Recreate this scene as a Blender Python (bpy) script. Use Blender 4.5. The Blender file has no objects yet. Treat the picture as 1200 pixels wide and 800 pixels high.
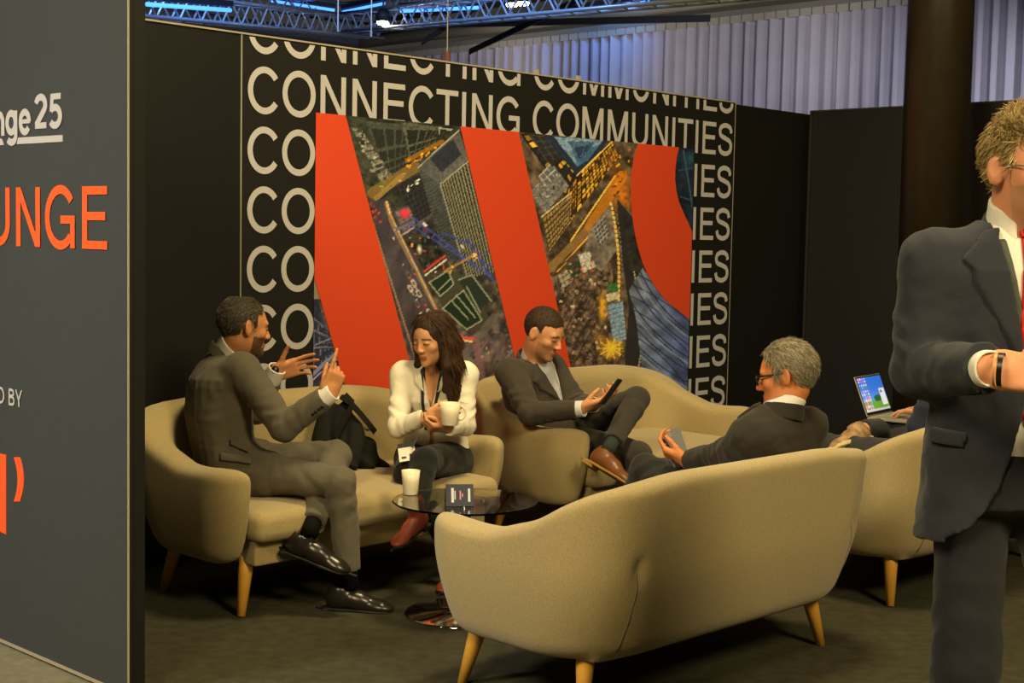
import bpy, bmesh, math, random, os
import numpy as np
from mathutils import Matrix, Vector
random.seed(7); rng = np.random.default_rng(7)
scene = bpy.context.scene
COL = scene.collection
f32 = np.float32

# ------------------------------------------------------------------ camera
FOC, PITCH, ROLL, CAMH = 1708.3, math.radians(4.22), math.radians(1.10), 1.52
_cp, _sp, _cr, _sr = math.cos(PITCH), math.sin(PITCH), math.cos(ROLL), math.sin(ROLL)
_fwd = np.array([0, _cp, -_sp]); _u0 = np.array([0, _sp, _cp]); _r0 = np.array([1., 0, 0])
_right = _cr*_r0 + _sr*_u0; _up = -_sr*_r0 + _cr*_u0
CAM = np.array([0, 0, CAMH])
def ray(x, y):
    return _right*((x-600)/FOC) - _up*((y-400)/FOC) + _fwd
def atz(x, y, z=0.):
    d = ray(x, y); return CAM + d*((z-CAMH)/d[2])
def aty(x, y, Y):
    d = ray(x, y); return CAM + d*(Y/d[1])
def proj(P):
    q = np.asarray(P, float)-CAM
    c = q@_fwd
    return 600+FOC*(q@_right)/c, 400-FOC*(q@_up)/c
cd = bpy.data.cameras.new('camera'); cam = bpy.data.objects.new('camera', cd); COL.objects.link(cam)
cd.sensor_width = 36; cd.sensor_fit = 'HORIZONTAL'; cd.lens = FOC/1200*36; cd.clip_end = 200
cam.matrix_world = Matrix(((_right[0], _up[0], -_fwd[0], 0), (_right[1], _up[1], -_fwd[1], 0), (_right[2], _up[2], -_fwd[2], CAMH), (0, 0, 0, 1)))
scene.camera = cam

# ------------------------------------------------------------------ world, hall lights and an added fill
w = bpy.data.worlds.new('world'); scene.world = w; w.use_nodes = True
bg = w.node_tree.nodes['Background']; bg.inputs[0].default_value = (0.60, 0.55, 0.42, 1); bg.inputs[1].default_value = 0.06
vs = scene.view_settings
vs.view_transform = 'Standard'; vs.look = 'None'; vs.gamma = 1.0; vs.use_curve_mapping = False; vs.exposure = 0.0
WARM = (1.0, 0.80, 0.43)
def hall_light(name, loc, target, power, size, color=WARM, spread=180):
    l = bpy.data.lights.new(name, 'AREA'); l.shape = 'DISK'; l.size = size; l.energy = power; l.color = color
    l.spread = math.radians(spread)
    o = bpy.data.objects.new(name, l); COL.objects.link(o); o.location = loc
    d = Vector(target)-Vector(loc); o.rotation_euler = d.to_track_quat('-Z', 'Y').to_euler(); return o
hall_light('hall_lamp_key', (-2.2, -0.6, 4.9), (0.2, 6.4, 0.6), 280, 1.6)
hall_light('added_fill_light', (3.6, -0.4, 5.2), (0.8, 6.2, 0.6), 400, 1.8)  # unseen soft fill, added to even out the light on the sofa backs
hall_light('hall_lamp_aisle', (-5.2, 1.6, 4.6), (-1.7, 5.1, 1.0), 42, 1.2, (1.0, .92, .76), 60)
hall_light('hall_lamp_top', (0.7, 5.3, 6.2), (0.4, 6.3, 0.0), 300, 1.2)

# ------------------------------------------------------------------ tags
def tag(o, label=None, cat=None, group=None, kind=None):
    if label: o['label'] = label
    if cat: o['category'] = cat
    if group: o['group'] = group
    if kind: o['kind'] = kind
    return o
def empty(name, loc=(0, 0, 0), rz=0):
    o = bpy.data.objects.new(name, None); COL.objects.link(o); o.location = loc; o.rotation_euler = (0, 0, rz)
    o.empty_display_size = 0.1; return o

# ------------------------------------------------------------------ materials
def mat(name, col, rough=0.6, metal=0.0, var=0.0, vscale=20, bump=0.0, bscale=300, spec=0.5, sheen=0.0, attr=None, wave=None, coat=0, emit=None, estr=0, trans=0, ior=1.45):
    m = bpy.data.materials.new(name); m.use_nodes = True; nt = m.node_tree; b = nt.nodes['Principled BSDF']
    b.inputs['Base Color'].default_value = (*col, 1); b.inputs['Roughness'].default_value = rough; b.inputs['Metallic'].default_value = metal
    b.inputs['Specular IOR Level'].default_value = spec; b.inputs['IOR'].default_value = ior
    if sheen: b.inputs['Sheen Weight'].default_value = sheen; b.inputs['Sheen Roughness'].default_value = 0.5
    if coat: b.inputs['Coat Weight'].default_value = coat
    if trans: b.inputs['Transmission Weight'].default_value = trans
    if emit: b.inputs['Emission Color'].default_value = (*emit, 1); b.inputs['Emission Strength'].default_value = estr
    tc = nt.nodes.new('ShaderNodeTexCoord')
    src = None
    if attr:
        a = nt.nodes.new('ShaderNodeVertexColor'); a.layer_name = attr; src = a.outputs[0]
        nt.links.new(src, b.inputs['Base Color'])
        if emit: nt.links.new(src, b.inputs['Emission Color'])
    if var:
        n = nt.nodes.new('ShaderNodeTexNoise'); n.inputs['Scale'].default_value = vscale; n.inputs['Detail'].default_value = 6
        nt.links.new(tc.outputs['Object'], n.inputs['Vector'])
        mr = nt.nodes.new('ShaderNodeMapRange'); mr.inputs[1].default_value = 0.25; mr.inputs[2].default_value = 0.75
        mr.inputs[3].default_value = 1-var; mr.inputs[4].default_value = 1+var
        nt.links.new(n.outputs[0], mr.inputs[0])
        mx = nt.nodes.new('ShaderNodeMix'); mx.data_type = 'RGBA'; mx.blend_type = 'MULTIPLY'; mx.inputs[0].default_value = 1
        if src is None: mx.inputs[6].default_value = (*col, 1)
        else: nt.links.new(src, mx.inputs[6])
        nt.links.new(mr.outputs[0], mx.inputs[7]); nt.links.new(mx.outputs[2], b.inputs['Base Color'])
    if bump:
        n2 = nt.nodes.new('ShaderNodeTexNoise'); n2.inputs['Scale'].default_value = bscale; n2.inputs['Detail'].default_value = 3
        nt.links.new(tc.outputs['Object'], n2.inputs['Vector'])
        bp = nt.nodes.new('ShaderNodeBump'); bp.inputs['Strength'].default_value = bump; bp.inputs['Distance'].default_value = 0.004
        nt.links.new(n2.outputs[0], bp.inputs['Height']); nt.links.new(bp.outputs[0], b.inputs['Normal'])
    return m
def lin(r, g, b):   # sRGB 0-255 to linear
    return tuple((c/255/12.92 if c/255 <= .04045 else ((c/255+.055)/1.055)**2.4) for c in (r, g, b))

# ------------------------------------------------------------------ mesh helpers
class MB:
    def __init__(s): s.v = []; s.f = []
    def add(s, vs, fs):
        o = len(s.v); s.v += [tuple(map(float, p)) for p in vs]; s.f += [tuple(i+o for i in f) for f in fs]; return s
    def box(s, c, h, ax=None):
        ax = np.eye(3) if ax is None else np.asarray(ax, float)
        c = np.asarray(c, float)
        P = [c+ax[0]*h[0]*i+ax[1]*h[1]*j+ax[2]*h[2]*k for i in (-1, 1) for j in (-1, 1) for k in (-1, 1)]
        return s.add(P, [(0, 1, 3, 2), (4, 6, 7, 5), (0, 4, 5, 1), (2, 3, 7, 6), (0, 2, 6, 4), (1, 5, 7, 3)])
    def tube(s, pts, r, n=8, caps=True):
        pts = [np.asarray(p, float) for p in pts]; rs = r if hasattr(r, '__len__') else [r]*len(pts)
        o = len(s.v); prev = None
        for i, p in enumerate(pts):
            t = pts[min(i+1, len(pts)-1)]-pts[max(i-1, 0)]; t = t/(np.linalg.norm(t)+1e-9)
            if prev is None:
                a = np.array([0, 0, 1.]) if abs(t[2]) < .9 else np.array([1., 0, 0])
            else: a = prev
            x = a-t*(a@t); x /= np.linalg.norm(x)+1e-9; y = np.cross(t, x); prev = x
            for k in range(n):
                q = p+rs[i]*(math.cos(2*math.pi*k/n)*x+math.sin(2*math.pi*k/n)*y); s.v.append(tuple(map(float, q)))
        for i in range(len(pts)-1):
            for k in range(n):
                a0 = o+i*n+k; b0 = o+i*n+(k+1) % n; s.f.append((a0, b0, b0+n, a0+n))
        if caps:
            s.f.append(tuple(o+k for k in reversed(range(n)))); s.f.append(tuple(o+(len(pts)-1)*n+k for k in range(n)))
        return s
    def lathe(s, prof, c=(0, 0, 0), n=32):
        o = len(s.v)
        for r, z in prof:
            for k in range(n):
                a = 2*math.pi*k/n; s.v.append((c[0]+r*math.cos(a), c[1]+r*math.sin(a), c[2]+z))
        m = len(prof)
        for i in range(m-1):
            for k in range(n):
                a0 = o+i*n+k; b0 = o+i*n+(k+1) % n; s.f.append((a0, b0, b0+n, a0+n))
        if prof[0][0] > 1e-6: s.f.append(tuple(o+k for k in reversed(range(n))))
        if prof[-1][0] > 1e-6: s.f.append(tuple(o+(m-1)*n+k for k in range(n)))
        return s
    def prism(s, poly, o, ux, uy, un, d0, d1):
        o, ux, uy, un = (np.asarray(q, float) for q in (o, ux, uy, un)); n = len(poly)
        A = [o+ux*p[0]+uy*p[1]+un*d0 for p in poly]; B = [o+ux*p[0]+uy*p[1]+un*d1 for p in poly]
        return s.add(A+B, [tuple(reversed(range(n))), tuple(range(n, 2*n))]+[(i, (i+1) % n, n+(i+1) % n, n+i) for i in range(n)])
    def build(s, name, m, parent=None, smooth=False, bevel=0):
        me = bpy.data.meshes.new(name); me.from_pydata(s.v, [], s.f); me.update()
        bm = bmesh.new(); bm.from_mesh(me); bmesh.ops.recalc_face_normals(bm, faces=bm.faces)
        if bevel: bmesh.ops.bevel(bm, geom=bm.edges[:], offset=bevel, segments=2, affect='EDGES', clamp_overlap=True)
        bm.to_mesh(me); bm.free()
        return link(name, me, m, parent, smooth)
def link(name, me, m, parent=None, smooth=False):
    me.materials.append(m)
    if smooth: me.polygons.foreach_set('use_smooth', [True]*len(me.polygons))
    o = bpy.data.objects.new(name, me); COL.objects.link(o)
    if parent is not None: o.parent = parent
    return o
def mesh_np(name, V, Q):
    me = bpy.data.meshes.new(name); n = len(V); q = len(Q); w_ = Q.shape[1] if q else 4
    me.vertices.add(n); me.vertices.foreach_set('co', np.ascontiguousarray(V, f32).ravel())
    me.loops.add(q*w_); me.loops.foreach_set('vertex_index', np.ascontiguousarray(Q, np.int32).ravel())
    me.polygons.add(q); me.polygons.foreach_set('loop_start', np.arange(0, q*w_, w_, dtype=np.int32))
    me.update(calc_edges=True); me.validate(); return me
def colattr(me, C, name='Col'):
    a = me.color_attributes.new(name, 'FLOAT_COLOR', 'POINT')
    D = np.ones((len(C), 4), f32); D[:, :3] = C; a.data.foreach_set('color', D.ravel())
def copy_tree(o, parent=None):
    c = o.copy(); COL.objects.link(c); c.parent = parent
    for ch in list(o.children): copy_tree(ch, c)
    return c
def child_local(o, parent):   # parent without moving geometry written in world space
    o.parent = parent; o.matrix_parent_inverse = parent_world(parent).inverted(); return o
def parent_world(p):
    m = Matrix.LocRotScale(p.location, p.rotation_euler, p.scale)
    return m if p.parent is None else parent_world(p.parent) @ p.matrix_parent_inverse @ m

# ------------------------------------------------------------------ signed-distance modelling
def smin(a, b, k):
    if k <= 0: return np.minimum(a, b)
    h = np.clip(0.5+0.5*(b-a)/k, 0, 1); return b+(a-b)*h-k*h*(1-h)
def smax(a, b, k): return -smin(-a, -b, k)
class Field:
    def __init__(s, lo, hi, vox):
        s.lo = np.asarray(lo, float); s.vox = vox
        s.n = np.maximum(4, np.ceil((np.asarray(hi, float)-s.lo)/vox).astype(int)+1)
        s.ax = [(s.lo[i]+vox*np.arange(s.n[i])).astype(f32) for i in range(3)]
        s.f = np.full(tuple(s.n), 1.0, f32)
    def sl(s, lo, hi):
        a = np.clip(np.floor((np.asarray(lo)-s.lo)/s.vox).astype(int), 0, s.n); b = np.clip(np.ceil((np.asarray(hi)-s.lo)/s.vox).astype(int)+1, 0, s.n)
        if (b <= a).any(): return None
        return tuple(slice(int(a[i]), int(b[i])) for i in range(3))
    def put(s, fn, lo, hi, k=0.0, op='u'):
        S = s.sl(lo, hi)
        if S is None: return s
        X = s.ax[0][S[0]][:, None, None]; Y = s.ax[1][S[1]][None, :, None]; Z = s.ax[2][S[2]][None, None, :]
        d = fn(X, Y, Z); g = s.f[S]
        if op == 'u': s.f[S] = smin(g, d, k)
        elif op == 's': s.f[S] = smax(g, -d, k)
        elif op == 'i': s.f[S] = smax(g, d, k)
        elif op == 'a': s.f[S] = g+d
        return s
    def cone(s, a, b, ra, rb, k=0.0, op='u', wr=None, flat=None, cap=False):
        a = np.asarray(a, float); b = np.asarray(b, float); ab = b-a; L2 = float(ab@ab)+1e-12; mr = max(ra, rb)*1.15+0.03+k
        def fn(X, Y, Z):
            px, py, pz = X-f32(a[0]), Y-f32(a[1]), Z-f32(a[2])
            tu = (px*f32(ab[0])+py*f32(ab[1])+pz*f32(ab[2]))/f32(L2); t = np.clip(tu, 0, 1)
            qx, qy, qz = px-t*f32(ab[0]), py-t*f32(ab[1]), pz-t*f32(ab[2])
            r = f32(ra)+t*f32(rb-ra)
            if wr:    # cloth rings: (amplitude, count, centre, width, axis)
                A, n_, c_, w_, axv = wr
                ph = (qx*f32(axv[0])+qy*f32(axv[1])+qz*f32(axv[2]))/f32(max(ra, rb))
                r = r+f32(A)*np.exp(-((t-f32(c_))/f32(w_))**2)*np.sin(f32(n_*6.283)*t+f32(2.6)*ph+f32(1.3)*np.sin(f32(n_*2.1)*t+ph*3))
            if flat is not None:   # squash along an axis: (axis, factor)
                ax_, fc = flat
                q = qx*f32(ax_[0])+qy*f32(ax_[1])+qz*f32(ax_[2])
                return np.sqrt(qx*qx+qy*qy+qz*qz+q*q*f32(fc*fc-1))-r
            if cap: return np.maximum(np.sqrt(qx*qx+qy*qy+qz*qz)-r, (tu-1)*f32(math.sqrt(L2)))
            return np.sqrt(qx*qx+qy*qy+qz*qz)-r
        return s.put(fn, np.minimum(a, b)-mr, np.maximum(a, b)+mr, k, op)
    def ell(s, c, r, R=None, k=0.0, op='u'):
        c = np.asarray(c, float); r = np.asarray(r, float); R = np.eye(3) if R is None else np.asarray(R, float); m = max(r)+0.03+k
        def fn(X, Y, Z):
            px, py, pz = X-f32(c[0]), Y-f32(c[1]), Z-f32(c[2])
            q = [(px*f32(R[i][0])+py*f32(R[i][1])+pz*f32(R[i][2])) for i in range(3)]
            k0 = np.sqrt(sum((q[i]/f32(r[i]))**2 for i in range(3))); k1 = np.sqrt(sum((q[i]/f32(r[i]**2))**2 for i in range(3)))+f32(1e-6)
            return k0*(k0-1)/k1
        return s.put(fn, c-m, c+m, k, op)
    def rbox(s, c, h, R=None, rad=0.01, k=0.0, op='u'):
        c = np.asarray(c, float); R = np.eye(3) if R is None else np.asarray(R, float); m = np.linalg.norm(h)+0.03+k
        def fn(X, Y, Z):
            px, py, pz = X-f32(c[0]), Y-f32(c[1]), Z-f32(c[2])
            q = [np.abs(px*f32(R[i][0])+py*f32(R[i][1])+pz*f32(R[i][2]))-f32(h[i]-rad) for i in range(3)]
            return np.sqrt(sum(np.maximum(x, 0)**2 for x in q))+np.minimum(np.maximum(np.maximum(q[0], q[1]), q[2]), 0)-f32(rad)
        return s.put(fn, c-m, c+m, k, op)
    def half(s, p, n, k=0.0, lo=None, hi=None):      # keep the side n points away from (cut away the side n points to)
        p = np.asarray(p, float); n = np.asarray(n, float); n = n/np.linalg.norm(n)
        fn = lambda X, Y, Z: (X-f32(p[0]))*f32(n[0])+(Y-f32(p[1]))*f32(n[1])+(Z-f32(p[2]))*f32(n[2])
        return s.put(fn, s.lo if lo is None else lo, s.lo+s.n*s.vox if hi is None else hi, k, 'i')
    def loft(s, P, N, bend, st, axl, axr, k=0.0, op='u', t0=0.0, t1=1.0, ex=2.4):
        # body of elliptic stations between P and N; st: (t, half width, half depth, forward shift); axl/axr: side axis at P and N
        P = np.asarray(P, float); N = np.asarray(N, float); ab = N-P; L2 = float(ab@ab); L = math.sqrt(L2); T = ab/L
        st = np.asarray(st, float); mr = st[:, 1].max()+0.06
        lo = np.minimum(P+ab*st[0, 0], P+ab*st[-1, 0])-mr; hi = np.maximum(P+ab*st[0, 0], P+ab*st[-1, 0])+mr
        axl = np.asarray(axl, float); axr = np.asarray(axr, float)
        def fn(X, Y, Z):
            px, py, pz = X-f32(P[0]), Y-f32(P[1]), Z-f32(P[2])
            t = (px*f32(ab[0])+py*f32(ab[1])+pz*f32(ab[2]))/f32(L2); tc = np.clip(t, st[0, 0], st[-1, 0])
            w_ = np.clip(tc, 0, 1)
            qx, qy, qz = px-tc*f32(ab[0]), py-tc*f32(ab[1]), pz-tc*f32(ab[2])
            sx = [f32(axl[i])*(1-w_)+f32(axr[i])*w_ for i in range(3)]
            fx = [f32(T[(i+1) % 3])*sx[(i+2) % 3]-f32(T[(i+2) % 3])*sx[(i+1) % 3] for i in range(3)]
            u = qx*sx[0]+qy*sx[1]+qz*sx[2]
            v = qx*fx[0]+qy*fx[1]+qz*fx[2]
            a = np.interp(tc, st[:, 0], st[:, 1]).astype(f32); b = np.interp(tc, st[:, 0], st[:, 2]).astype(f32)
            sh = np.interp(tc, st[:, 0], st[:, 3]).astype(f32)+f32(bend)*4*w_*(1-w_)
            v = v-sh
            e = (t-tc)*f32(L)
            rho = (np.abs(u/a)**ex+np.abs(v/b)**ex)**(1/ex)
            d = (rho-1)*np.minimum(a, b)
            return np.where(e == 0, d, np.sqrt(np.maximum(d, 0)**2+e*e)+np.minimum(d, 0)*0.0+np.where(d < 0, 0, 0)).astype(f32)
        return s.put(fn, lo, hi, k, op)
    def wrinkle(s, amp, sc, seed=0, band=0.03):
        I = np.nonzero(np.abs(s.f) < band); r_ = np.random.default_rng(seed)
        p = np.stack([s.ax[i][I[i]] for i in range(3)], 1)
        tot = np.zeros(len(p), f32)
        for o in range(5):
            d = r_.normal(size=3); d /= np.linalg.norm(d); d2 = r_.normal(size=3); d2 /= np.linalg.norm(d2)
            ph = r_.uniform(0, 6.28); fr = sc*(0.7+0.5*o)
            w_ = np.sin(fr*(p@d.astype(f32))+ph+1.6*np.sin(fr*.55*(p@d2.astype(f32))+ph*2)); w_ = w_ if o % 2 else 1.4*(np.abs(w_)**.6)-.9; tot += (w_/(1+.35*o)).astype(f32)
        s.f[I] += amp*tot/2; return s
    def mesh(s, smooth=1):
        f = s.f; f[0], f[-1], f[:, 0], f[:, -1], f[:, :, 0], f[:, :, -1] = (np.maximum(q, 0.01) for q in (f[0], f[-1], f[:, 0], f[:, -1], f[:, :, 0], f[:, :, -1]))
        nx, ny, nz = f.shape; sg = f < 0
        anyv = np.zeros((nx-1, ny-1, nz-1), bool); allv = np.ones((nx-1, ny-1, nz-1), bool)
        for i in (0, 1):
            for j in (0, 1):
                for k in (0, 1):
                    q = sg[i:nx-1+i, j:ny-1+j, k:nz-1+k]; anyv |= q; allv &= q
        act = np.flatnonzero((anyv & ~allv).ravel())
        if len(act) == 0: return np.zeros((0, 3)), np.zeros((0, 4), int)
        ci, cj, ck = np.unravel_index(act, anyv.shape)
        acc = np.zeros((len(act), 3)); cnt = np.zeros(len(act))
        cor = [(i, j, k) for i in (0, 1) for j in (0, 1) for k in (0, 1)]
        val = [f[ci+c[0], cj+c[1], ck+c[2]].astype(float) for c in cor]
        for a in range(8):
            for b in range(a+1, 8):
                if sum(abs(cor[a][q]-cor[b][q]) for q in range(3)) != 1: continue
                m = (val[a] < 0) != (val[b] < 0)
                t = np.where(m, val[a]/np.where(m, val[a]-val[b], 1), 0)
                pa = np.array(cor[a], float); pb = np.array(cor[b], float)
                acc += m[:, None]*(pa+(pb-pa)*t[:, None]); cnt += m
        V = s.lo+s.vox*(np.stack([ci, cj, ck], 1)+acc/cnt[:, None])
        Q = []
        sh = anyv.shape
        def cid(i, j, k): return np.searchsorted(act, (i*sh[1]+j)*sh[2]+k)
        for axn in range(3):
            s0 = [slice(None)]*3; s1 = [slice(None)]*3; s0[axn] = slice(0, -1); s1[axn] = slice(1, None)
            A = sg[tuple(s0)]; B = sg[tuple(s1)]
            I = np.nonzero(A != B); I = list(I)
            o1, o2 = [(1, 2), (2, 0), (0, 1)][axn]
            ok = (I[o1] > 0) & (I[o2] > 0) & (I[o1] < f.shape[o1]-1) & (I[o2] < f.shape[o2]-1)
            I = [q[ok] for q in I]; inside = A[tuple(I)]
            def off(d1, d2):
                J = [q.copy() for q in I]; J[o1] = J[o1]-d1; J[o2] = J[o2]-d2; return cid(*J)
            q = np.stack([off(1, 1), off(0, 1), off(0, 0), off(1, 0)], 1)
            q = np.where(inside[:, None], q, q[:, ::-1]); Q.append(q)
        Q = np.concatenate(Q)
        for _ in range(smooth):
            nb = np.zeros_like(V); c = np.zeros(len(V))
            for a, b in ((0, 1), (1, 2), (2, 3), (3, 0)):
                c += np.bincount(Q[:, a], minlength=len(V))
                for d in range(3): nb[:, d] += np.bincount(Q[:, a], weights=V[Q[:, b], d], minlength=len(V))
            V = 0.5*V+0.5*nb/np.maximum(c, 1)[:, None]
        return V, Q
    def obj(s, name, m, parent=None, smooth=1, colf=None, org=None):
        V, Q = s.mesh(smooth)
        C = colf(V) if colf is not None else None
        me = mesh_np(name, V if org is None else V-np.asarray(org), Q)
        if C is not None and len(me.vertices) == len(C): colattr(me, C)
        return link(name, me, m, parent, True)
def nrm(v): v = np.asarray(v, float); return v/(np.linalg.norm(v)+1e-12)
def on_surface(F, p, d, n=160, step=.0025):       # first point of field F hit from p along d
    d = nrm(d); p = np.asarray(p, float)
    for i in range(n):
        q = p+d*step*i; ix = np.round((q-F.lo)/F.vox).astype(int)
        if (ix < 0).any() or (ix >= F.n).any(): continue
        g = np.floor((q-F.lo)/F.vox).astype(int); t = (q-F.lo)/F.vox-g
        if (g+1 >= F.n).any() or (g < 0).any(): continue
        c = F.f[g[0]:g[0]+2, g[1]:g[1]+2, g[2]:g[2]+2].astype(float); c = c[0]*(1-t[0])+c[1]*t[0]; c = c[0]*(1-t[1])+c[1]*t[1]; c = c[0]*(1-t[2])+c[1]*t[2]
        if c <= 0: return q
    return p
# ================================================================== setting
HW = 2.42
_a = atz(283, 38.5, HW); _b = atz(862, 120, HW)
E2 = (_b-_a)[:2]/np.linalg.norm((_b-_a)[:2])
EW = np.array([E2[0], E2[1], 0]); NW = np.array([E2[1], -E2[0], 0]); ZU = np.array([0, 0, 1.])   # along the back wall, out of it, up
W0 = np.array([_a[0], _a[1], 0])
def onwall(px, py, off=0.):
    d = ray(px, py); P = CAM+d*(((W0+NW*off-CAM)@NW)/(d@NW)); return (P-W0)@EW, P[2]
def W(s, z, t=0.): return W0+EW*s+ZU*z+NW*t
M_black = mat('black_wall_panel', lin(15, 14, 11), 0.55, var=.12, vscale=40, bump=.05)
M_print_black = mat('printed_black', lin(22, 22, 18), 0.55, var=.08, vscale=60)
M_alu = mat('aluminium_trim', lin(176, 166, 144), 0.4, 0.2)
M_cream = mat('cream_lettering', lin(182, 180, 182), 0.6)
M_red = mat('orange_red_print', lin(214, 70, 34), 0.6, var=.03, vscale=80)
M_panel = mat('charcoal_panel', lin(58, 62, 64), 0.6, var=.06, vscale=30)
M_orange = mat('orange_lettering', lin(240, 92, 40), 0.6)
M_carpet = mat('dark_carpet', lin(60, 58, 44), 0.95, var=.25, vscale=18, bump=.6, bscale=220, spec=.1)
M_floor = mat('grey_floor', lin(120, 116, 96), 0.9, var=.2, vscale=25, bump=.5, bscale=200, spec=.2)

fl = MB().box((0, 12, -0.06), (30, 32, 0.05)).build('floor', M_floor); tag(fl, 'grey hall floor beyond the lounge booth', 'floor', kind='structure')
# left panel frame (its outer face carries the lettering)
_l0 = atz(0, 751.5); _l1 = atz(112, 800); LQ = (_l1-_l0)/np.linalg.norm(_l1-_l0); LN = np.array([LQ[1], -LQ[0], 0])   # LN points to the hall side
if LN[0] > 0: LN = -LN
LEND = _l1 + LQ*0.205
def onpanel(px, py):
    d = ray(px, py); P = CAM+d*(((_l1-CAM)@LN)/(d@LN)); return (P-LEND)@LQ, P[2]
def Lp(u, z, off=0.): return LEND+LQ*u+ZU*z+LN*off
LTH = 0.06
# booth carpet from the left panel to beyond the right wall
cA = LEND-LN*LTH*0.5; sL = (cA-W0)@EW
carp = MB().prism([(sL, -1.2), (sL, 9.0), (9.0, 9.0), (9.0, -1.2)], W0, EW, NW, ZU, -0.01, 0.0).build('floor_carpet', M_carpet)
tag(carp, 'dark charcoal green carpet covering the lounge floor', 'carpet', kind='structure')
# ---- back wall: three fabric panels in an aluminium frame
wb = empty('wall_back', tuple(W0)); tag(wb, 'black booth wall printed with cream lettering and a city picture', 'wall', kind='structure')
def wpart(name, s0, s1, z0, z1, t0, t1, m, parent=wb, bevel=0):
    mb = MB(); mb.prism([(s0, z0), (s1, z0), (s1, z1), (s0, z1)], W0, EW, ZU, NW, t0, t1)
    o = mb.build(name, m, None, bevel=bevel); return child_local(o, parent)
SP = float((_b-_a)@EW); SC = onwall(951.5, 129.5)[0]
wpart('panel', sL+0.03, -0.004, 0, HW-0.008, -0.05, 0, M_black)
wpart('panel', 0.004, SP-0.004, 0, HW-0.008, -0.05, 0.002, M_print_black)
wpart('panel', SP+0.004, SC, 0, HW-0.012, -0.05, 0, M_black)
wpart('joint_strip', -0.0025, 0.0025, 0, HW, -0.045, 0.004, M_alu)
wpart('joint_strip', SP-0.002, SP+0.002, 0, HW, -0.045, 0.003, M_alu)
wpart('top_trim', sL+0.03, SP+0.005, HW-0.005, HW+0.003, -0.052, 0.006, M_alu)
for s_ in (2.07, 2.44):
    wpart('top_clip', s_-.012, s_+.012, HW, HW+0.03, -0.03, -0.01, M_alu)
# ---- lettering drawn stroke by stroke (grotesque capitals, height 718 units)
def arc(cx, cy, rx, ry, a0, a1, n=26): return [(cx+rx*math.cos(math.radians(a0+(a1-a0)*i/n)), cy+ry*math.sin(math.radians(a0+(a1-a0)*i/n))) for i in range(n+1)]
def smoothline(P, n=6):
    P = [np.array(p, float) for p in P]; out = []
    for i in range(len(P)-1):
        p0 = P[max(i-1, 0)]; p1 = P[i]; p2 = P[i+1]; p3 = P[min(i+2, len(P)-1)]
        for k in range(n):
            t = k/n; out.append(tuple(.5*((2*p1)+(p2-p0)*t+(2*p0-5*p1+4*p2-p3)*t*t+(3*p1-p0-3*p2+p3)*t**3)))
    out.append(tuple(P[-1])); return out
def S_(pts, w=96, closed=False): return ('s', pts, w, closed)
def P_poly(*p): return ('p', list(p))
def R_(x0, y0, x1, y1): return ('p', [(x0, y0), (x1, y0), (x1, y1), (x0, y1)])
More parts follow.
